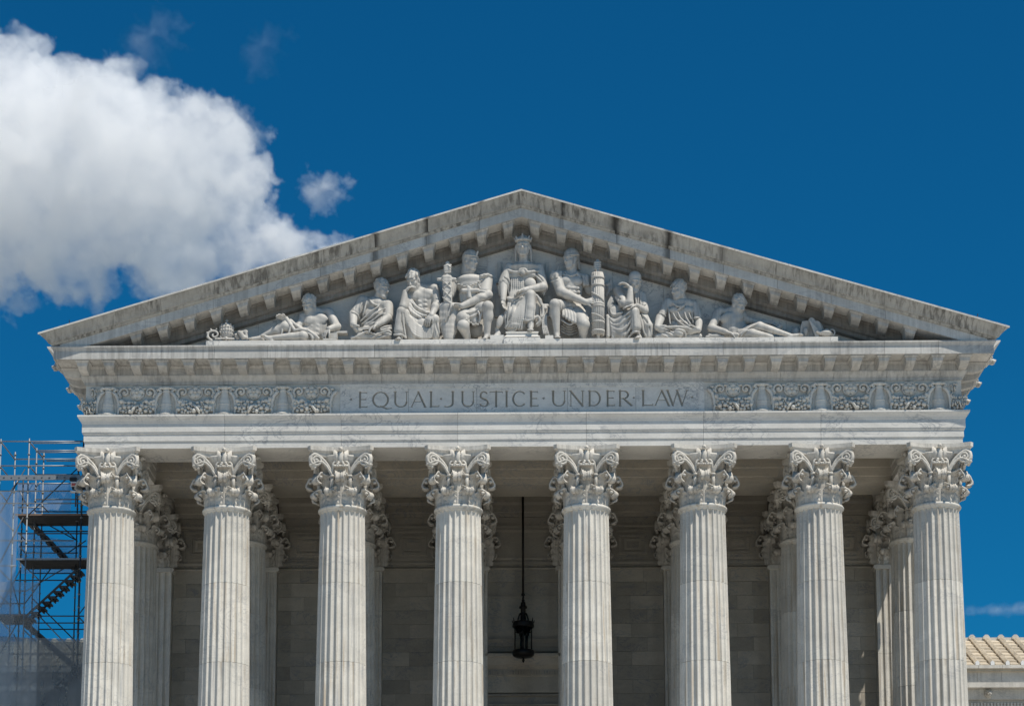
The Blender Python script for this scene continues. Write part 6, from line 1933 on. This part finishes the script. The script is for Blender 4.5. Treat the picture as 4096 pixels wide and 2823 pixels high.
TR = [(12, 80, YF, 175, 285, YB), (345, 80, YF, 505, 272, YB), (345, 362, YF, 425, 458, YM), (8, 372, YF, 90, 468, YM), (480, 810, YM, 565, 895, YB), (225, 1140, YF, 295, 1220, YM), (230, 1290, YF, 290, 1365, YM)]
for a in TR: stub(s1(*a[:3]), s1(*a[3:]), 'transom', .026)
BR = [(335, 920, 905, 380, YF, 's1'), (0, 905, 290, 395, YF, 's1'), (0, 1480, 270, 950, YF, 's1'), (0, 665, 85, 775, YB, 's1'), (550, 1035, 880, 1215, YB, 's1'), (695, 1035, 900, 1230, YB, 's1'), (0, 945, 160, 1115, YF, 's1'), (780, 1370, 1000, 1220, YM, 's1'), (215, 520, 130, 640, YM, 's1'), (420, 600, 470, 545, YB, 's1'), (230, 640, 300, 800, YB, 's1'),
      (0, 450, 240, 5, YF, 's2'), (0, 985, 240, 560, YF, 's2'), (0, 1530, 225, 1150, YF, 's2'), (290, 268, 740, 0, YB, 's2'), (285, 410, 590, 0, YM, 's2'), (315, 0, 450, 130, YB, 's2'), (370, 340, 880, 845, YB, 's2'), (470, 565, 870, 985, YM, 's2'), (250, 1440, 560, 1140, YF, 's2'), (330, 1500, 880, 985, YM, 's2'), (275, 710, 420, 850, YB, 's2'), (255, 1150, 420, 1275, YB, 's2'), (0, 20, 110, 130, YF, 's2'), (160, 760, 240, 940, YB, 's2'), (0, 320, 110, 410, YB, 's2'), (0, 600, 95, 700, YB, 's2'), (905, 545, 985, 440, YF, 's2'), (915, 560, 975, 625, YF, 's2'), (150, 200, 250, 560, YB, 's2')]
for x0, y0, x1, y1, d, k in BR:
    f_ = s1 if k == 's1' else s2
    stub(f_(x0, y0, d), f_(x1, y1, d), 'brace', .023, 'dark_steel' if (x0 + y0) % 3 else 'steel')
# perforated aluminium girder
a, b = s1(-40, 468, YF - .15), s1(930, 518, YF - .15)
sp(MB().box((a.x, YF - .2, b.z), (b.x, YF - .14, a.z)), 'girder', M['steel'])
for k in range(9):
    p = s1(45 + 88 * k, 492, YF - .21)
    sp(MB().box((p.x - .03, YF - .215, p.z - .012), (p.x + .03, YF - .199, p.z + .012)), 'girder_slot', M['black_paint'])


def deck(f_, x0, x1, y, n, d0, d1, edge):
    a, b = f_(x0, y, d0), f_(x1, y, d0)
    for i in range(n):
        ya, yb = d0 + (d1 - d0) * i / n + .015, d0 + (d1 - d0) * (i + 1) / n - .015
        sp(MB().box((a.x, ya, a.z - .05), (b.x, yb, a.z)), 'deck_board', M['deck'])
    sp(MB().box((a.x - .1, d0 - .05, a.z - .02), (b.x + .1, d0, a.z + .05)), 'toe_board', M[edge])


deck(s1, 205, 1060, 930, 6, YF + .05, YB, 'plank')
deck(s1, 225, 1060, 1445, 5, YF + .05, YB - .1, 'steel')
deck(s2, -40, 275, 545, 6, YF + .05, YB, 'plank')


def stair(p, q, depth, n, wid, tread=True):
    """two stringers and treads between an upper and a lower end"""
    d = (q - p)
    for oy in (0, wid):
        o = Vector((0, oy, 0))
        sp(MB().hexa([p + o + Vector((0, 0, -.11)), p + o + Vector((0, .05, -.11)), q + o + Vector((0, .05, -.11)), q + o + Vector((0, 0, -.11))], [p + o, p + o + Vector((0, .05, 0)), q + o + Vector((0, .05, 0)), q + o]), 'stair_stringer', M['dark_steel'])
    for i in range(n):
        c = p + d * ((i + .5) / n) + Vector((0, 0, -.16))
        sgn = 1 if d.x < 0 else -1
        sp(MB().box((c.x - .12, c.y + .05, c.z - .05), (c.x + .17, c.y + wid, c.z + .02)), 'stair_tread', M['dark_steel'])
        sp(MB().box((c.x + .02, c.y + .05, c.z - .12), (c.x + .07, c.y + wid, c.z - .05)), 'stair_riser', M['dark_steel'])


stair(s2(880, 0, YM - .4), s2(290, 545, YM - .4), 0, 9, 0.75)
stair(s2(900, 1110, YM - .4), s2(330, 1660, YM - .4), 0, 9, 0.75)
stair(s2(270, 575, YB - .4), s2(960, 1180, YB - .4), 0, 10, 0.7)
stair(s1(330, 950, YB - .4), s1(930, 1560, YB - .4), 0, 9, 0.7)


def net(f0, pts, name='netting', rows=10, cols=8, amp=.05, mat='net'):
    """hung sheet between four corners: top left, top right, bottom right, bottom left"""
    A, B_, C_, D_ = pts
    rnd = random.Random(len(bpy.data.objects))
    ph = [rnd.uniform(0, 6) for _ in range(4)]
    vs, fs = [], []
    for j in range(rows + 1):
        for i in range(cols + 1):
            u, v = i / cols, j / rows
            p = A.lerp(B_, u).lerp(D_.lerp(C_, u), v)
            p = p + Vector((0, amp * (math.sin(u * 9 + ph[0] + v * 2) + math.sin(v * 7 + ph[1] + u * 3)), 0))
            vs.append(p)
    for j in range(rows):
        for i in range(cols):
            a = j * (cols + 1) + i
            fs.append((a, a + 1, a + cols + 2, a + cols + 1))
    sp(MB().add(vs, fs, True), name, M[mat])


net(0, [s1(-60, 645, YF - .3), s1(212, 640, YF - .3), s2(130, 1700, YF - .3), s2(-80, 1700, YF - .3)], rows=20)
net(0, [s1(205, 565, YB + .2), s1(830, 570, YB + .2), s1(820, 905, YB + .2), s1(205, 905, YB + .2)])
net(0, [s1(205, 1120, YB + .2), s1(960, 1250, YB + .2), s1(930, 1600, YB + .2), s1(205, 1600, YB + .2)])
net(0, [s2(-60, 150, YF - .45), s2(455, 150, YF - .45), s2(420, 1700, YF - .45), s2(-80, 1700, YF - .45)], rows=20)
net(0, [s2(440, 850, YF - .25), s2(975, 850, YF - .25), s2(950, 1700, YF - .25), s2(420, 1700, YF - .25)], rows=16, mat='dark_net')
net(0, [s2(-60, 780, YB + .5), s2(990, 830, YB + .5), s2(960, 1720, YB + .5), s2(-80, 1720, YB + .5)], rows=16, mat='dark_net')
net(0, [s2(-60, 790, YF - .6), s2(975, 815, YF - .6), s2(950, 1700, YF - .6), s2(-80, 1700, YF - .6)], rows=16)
# lamp unit fixed on the scaffold beside the capital
p = s1(920, 585, YF - .3)
LU = empty('warning_light', tuple(s1(920, 650, YF - .3)))
tag(LU, 'white and red lamp box mounted on the scaffolding beside the leftmost capital', 'light')
a, b = s1(822, 540, YF - .3), s1(1030, 592, YF - .3)
part(MB().box((a.x, a.y, b.z), (b.x, a.y + .22, a.z)), 'housing', M['white_paint'], LU)
for x0, x1 in ((832, 888), (975, 1022)):
    a, b = s1(x0, 558, YF - .31), s1(x1, 585, YF - .31)
    part(MB().box((a.x, a.y - .02, b.z), (b.x, a.y + .1, a.z)), 'red_lens', M['red_paint'], LU)
a, b = s1(835, 592, YF - .28), s1(1025, 625, YF - .28)
part(MB().box((a.x, a.y, b.z), (b.x, a.y + .18, a.z)), 'underside', M['black_paint'], LU)
a, b = s1(815, 645, YF - .3), s1(1030, 656, YF - .3)
part(MB().box((a.x, a.y, b.z), (b.x, a.y + .2, a.z)), 'bracket', M['white_paint'], LU)
a, b = s1(808, 488, YF - .35), s1(885, 526, YF - .35)
part(MB().box((a.x, a.y, b.z), (b.x, a.y + .14, a.z)), 'camera_box', M['black_paint'], LU)
a, b = s1(862, 660, YF - .3), s1(885, 820, YF - .3)
part(MB().tube([((a.x + b.x) / 2, a.y + .1, s1(870, 540, YF - .3).z), ((a.x + b.x) / 2, a.y + .1, b.z)], .03, 8), 'post', M['dark_steel'], LU)

# ================================================================ clouds
def cloud_mat(name, col, an=0.0):
    m = bpy.data.materials.new(name); m.use_nodes = True
    n = m.node_tree; n.nodes.clear()
    pv = n.nodes.new('ShaderNodeVolumePrincipled')
    pv.inputs['Color'].default_value = (*col, 1); pv.inputs['Density'].default_value = 1; pv.inputs['Anisotropy'].default_value = an
    o = n.nodes.new('ShaderNodeOutputMaterial'); n.links.new(pv.outputs[0], o.inputs['Volume'])
    return m


CM = cloud_mat('cloud_vapour', (1, 1, 1))


def cloud(label, blobs, Y, dens, namp, nscale, res, pad, soft=0.12, blend=12.0, gain=1.0, detail=8.0):
    pts = [(at(b[0], b[1], Y + b[3] * Y / 8800), b[2] * Y / 8800 * 1.05, b[4] if len(b) > 4 else 1.0) for b in blobs]
    lo = Vector([min(p[i] - r for p, r, q in pts) - pad for i in range(3)]); hi = Vector([max(p[i] + r for p, r, q in pts) + pad for i in range(3)])
    c = (lo + hi) / 2
    g = bpy.data.node_groups.new('cloud_field', 'GeometryNodeTree')
    g.interface.new_socket('Geometry', in_out='OUTPUT', socket_type='NodeSocketGeometry')
    N, L = g.nodes.new, g.links.new
    out, vc, pos = N('NodeGroupOutput'), N('GeometryNodeVolumeCube'), N('GeometryNodeInputPosition')

    def mt(op, a, b=None, clamp=False, c3=None):
        n = N('ShaderNodeMath'); n.operation = op; n.use_clamp = clamp
        for i, v in enumerate((a, b, c3)):
            if v is None: continue
            if isinstance(v, (int, float)): n.inputs[i].default_value = v
            else: L(v, n.inputs[i])
        return n.outputs[0]
    acc = None
    for p, r, sq in pts:
        v = N('ShaderNodeVectorMath'); v.operation = 'SUBTRACT'; L(pos.outputs[0], v.inputs[0]); v.inputs[1].default_value = p - c
        w = N('ShaderNodeVectorMath'); w.operation = 'MULTIPLY'; L(v.outputs[0], w.inputs[0]); w.inputs[1].default_value = (1, 1, 1 / sq)
        d = N('ShaderNodeVectorMath'); d.operation = 'LENGTH'; L(w.outputs[0], d.inputs[0])
        s = mt('SUBTRACT', r, d.outputs['Value'])
        acc = s if acc is None else mt('SMOOTH_MAX', acc, s, False, blend)
    nz = N('ShaderNodeTexNoise'); nz.inputs['Scale'].default_value = nscale; nz.inputs['Detail'].default_value = detail; nz.inputs['Roughness'].default_value = .68
    L(pos.outputs[0], nz.inputs['Vector'])
    n2 = N('ShaderNodeTexNoise'); n2.inputs['Scale'].default_value = nscale * .35; n2.inputs['Detail'].default_value = 3
    L(pos.outputs[0], n2.inputs['Vector'])
    nn = mt('ADD', mt('MULTIPLY', mt('SUBTRACT', nz.outputs[0], .5), namp), mt('MULTIPLY', mt('SUBTRACT', n2.outputs[0], .5), namp * .9))
    n3 = N('ShaderNodeTexNoise'); n3.inputs['Scale'].default_value = nscale * 1.4; n3.inputs['Detail'].default_value = 5
    L(pos.outputs[0], n3.inputs['Vector'])
    lump = mt('ADD', mt('MULTIPLY', mt('MULTIPLY', mt('SUBTRACT', n3.outputs[0], .42), 6.0), 1.0, True), .25)   # denser and thinner lumps
    for k_, a_ in ((1.0, 1.5), (2.4, .62), (5.5, .26)):          # cauliflower billows: rounded tops, sharp creases
        n4 = N('ShaderNodeTexNoise'); n4.inputs['Scale'].default_value = nscale * k_; n4.inputs['Detail'].default_value = 1.0
        L(pos.outputs[0], n4.inputs['Vector'])
        nn = mt('ADD', nn, mt('MULTIPLY', mt('SUBTRACT', mt('ABSOLUTE', mt('SUBTRACT', n4.outputs[0], .5)), .09), namp * a_))
    den = mt('MULTIPLY', mt('MULTIPLY', mt('MULTIPLY', mt('ADD', acc, nn), soft, True), lump), dens)
    L(den, vc.inputs['Density'])
    vc.inputs['Min'].default_value = lo - c; vc.inputs['Max'].default_value = hi - c
    for nm, v in zip(('Resolution X', 'Resolution Y', 'Resolution Z'), res): vc.inputs[nm].default_value = v
    sm = N('GeometryNodeSetMaterial'); sm.inputs['Material'].default_value = CM
    L(vc.outputs[0], sm.inputs[0]); L(sm.outputs[0], out.inputs[0])
    ob = bpy.data.objects.new('cloud', bpy.data.meshes.new('cloud')); COL.objects.link(ob); ob.location = c
    m = ob.modifiers.new('field', 'NODES'); m.node_group = g
    return tag(ob, label, 'cloud', None, 'stuff')


BIG = [(-250, 660, 560, 0), (60, 560, 400, 0), (330, 640, 420, 0), (600, 740, 350, -40), (760, 640, 270, -60), (420, 430, 195, 0), (60, 330, 170, 30), (250, 330, 130, 0), (640, 480, 150, 0), (890, 790, 200, -20), (920, 570, 100, -30), (985, 690, 70, -30), (1000, 990, 180, 0), (1180, 1050, 150, 0), (1340, 1065, 120, 0), (300, 960, 240, 0), (700, 1010, 230, 0), (1110, 940, 90, 0), (-100, 1020, 200, 0), (1030, 550, 28, -20), (1280, 970, 45, 0)]
cloud('huge white cumulus cloud filling the upper left of the sky', BIG, 1500, .034, 46, .030, (400, 100, 350), 20, .42)
cloud('small round white cloud beside the huge cumulus', [(1235, 730, 56, 0), (1285, 748, 70, 0), (1340, 772, 54, 0), (1390, 758, 20, 0)], 1500, .035, 20, .07, (110, 60, 80), 12, .18, 8)
cloud('faint wisp of cloud above the huge cumulus', [(560, 150, 85, 0), (640, 105, 70, 0), (680, 160, 60, 0)], 1500, .006, 34, .06, (90, 50, 80), 15, .06, 10)
cloud('faint pale wisp high in the sky right of the huge cumulus', [(1040, 175, 80, 0), (1090, 190, 60, 0), (1020, 140, 40, 0)], 1500, .0035, 34, .06, (80, 50, 80), 15, .06, 10)
cloud('thin flat streak of cloud above the wing roof at the right', [(3900, 2440, 55, 0, .35), (3990, 2432, 70, 0, .35), (4090, 2438, 70, 0, .35), (4180, 2440, 70, 0, .35)], 1500, .03, 14, .08, (110, 40, 50), 10, .08, 8)
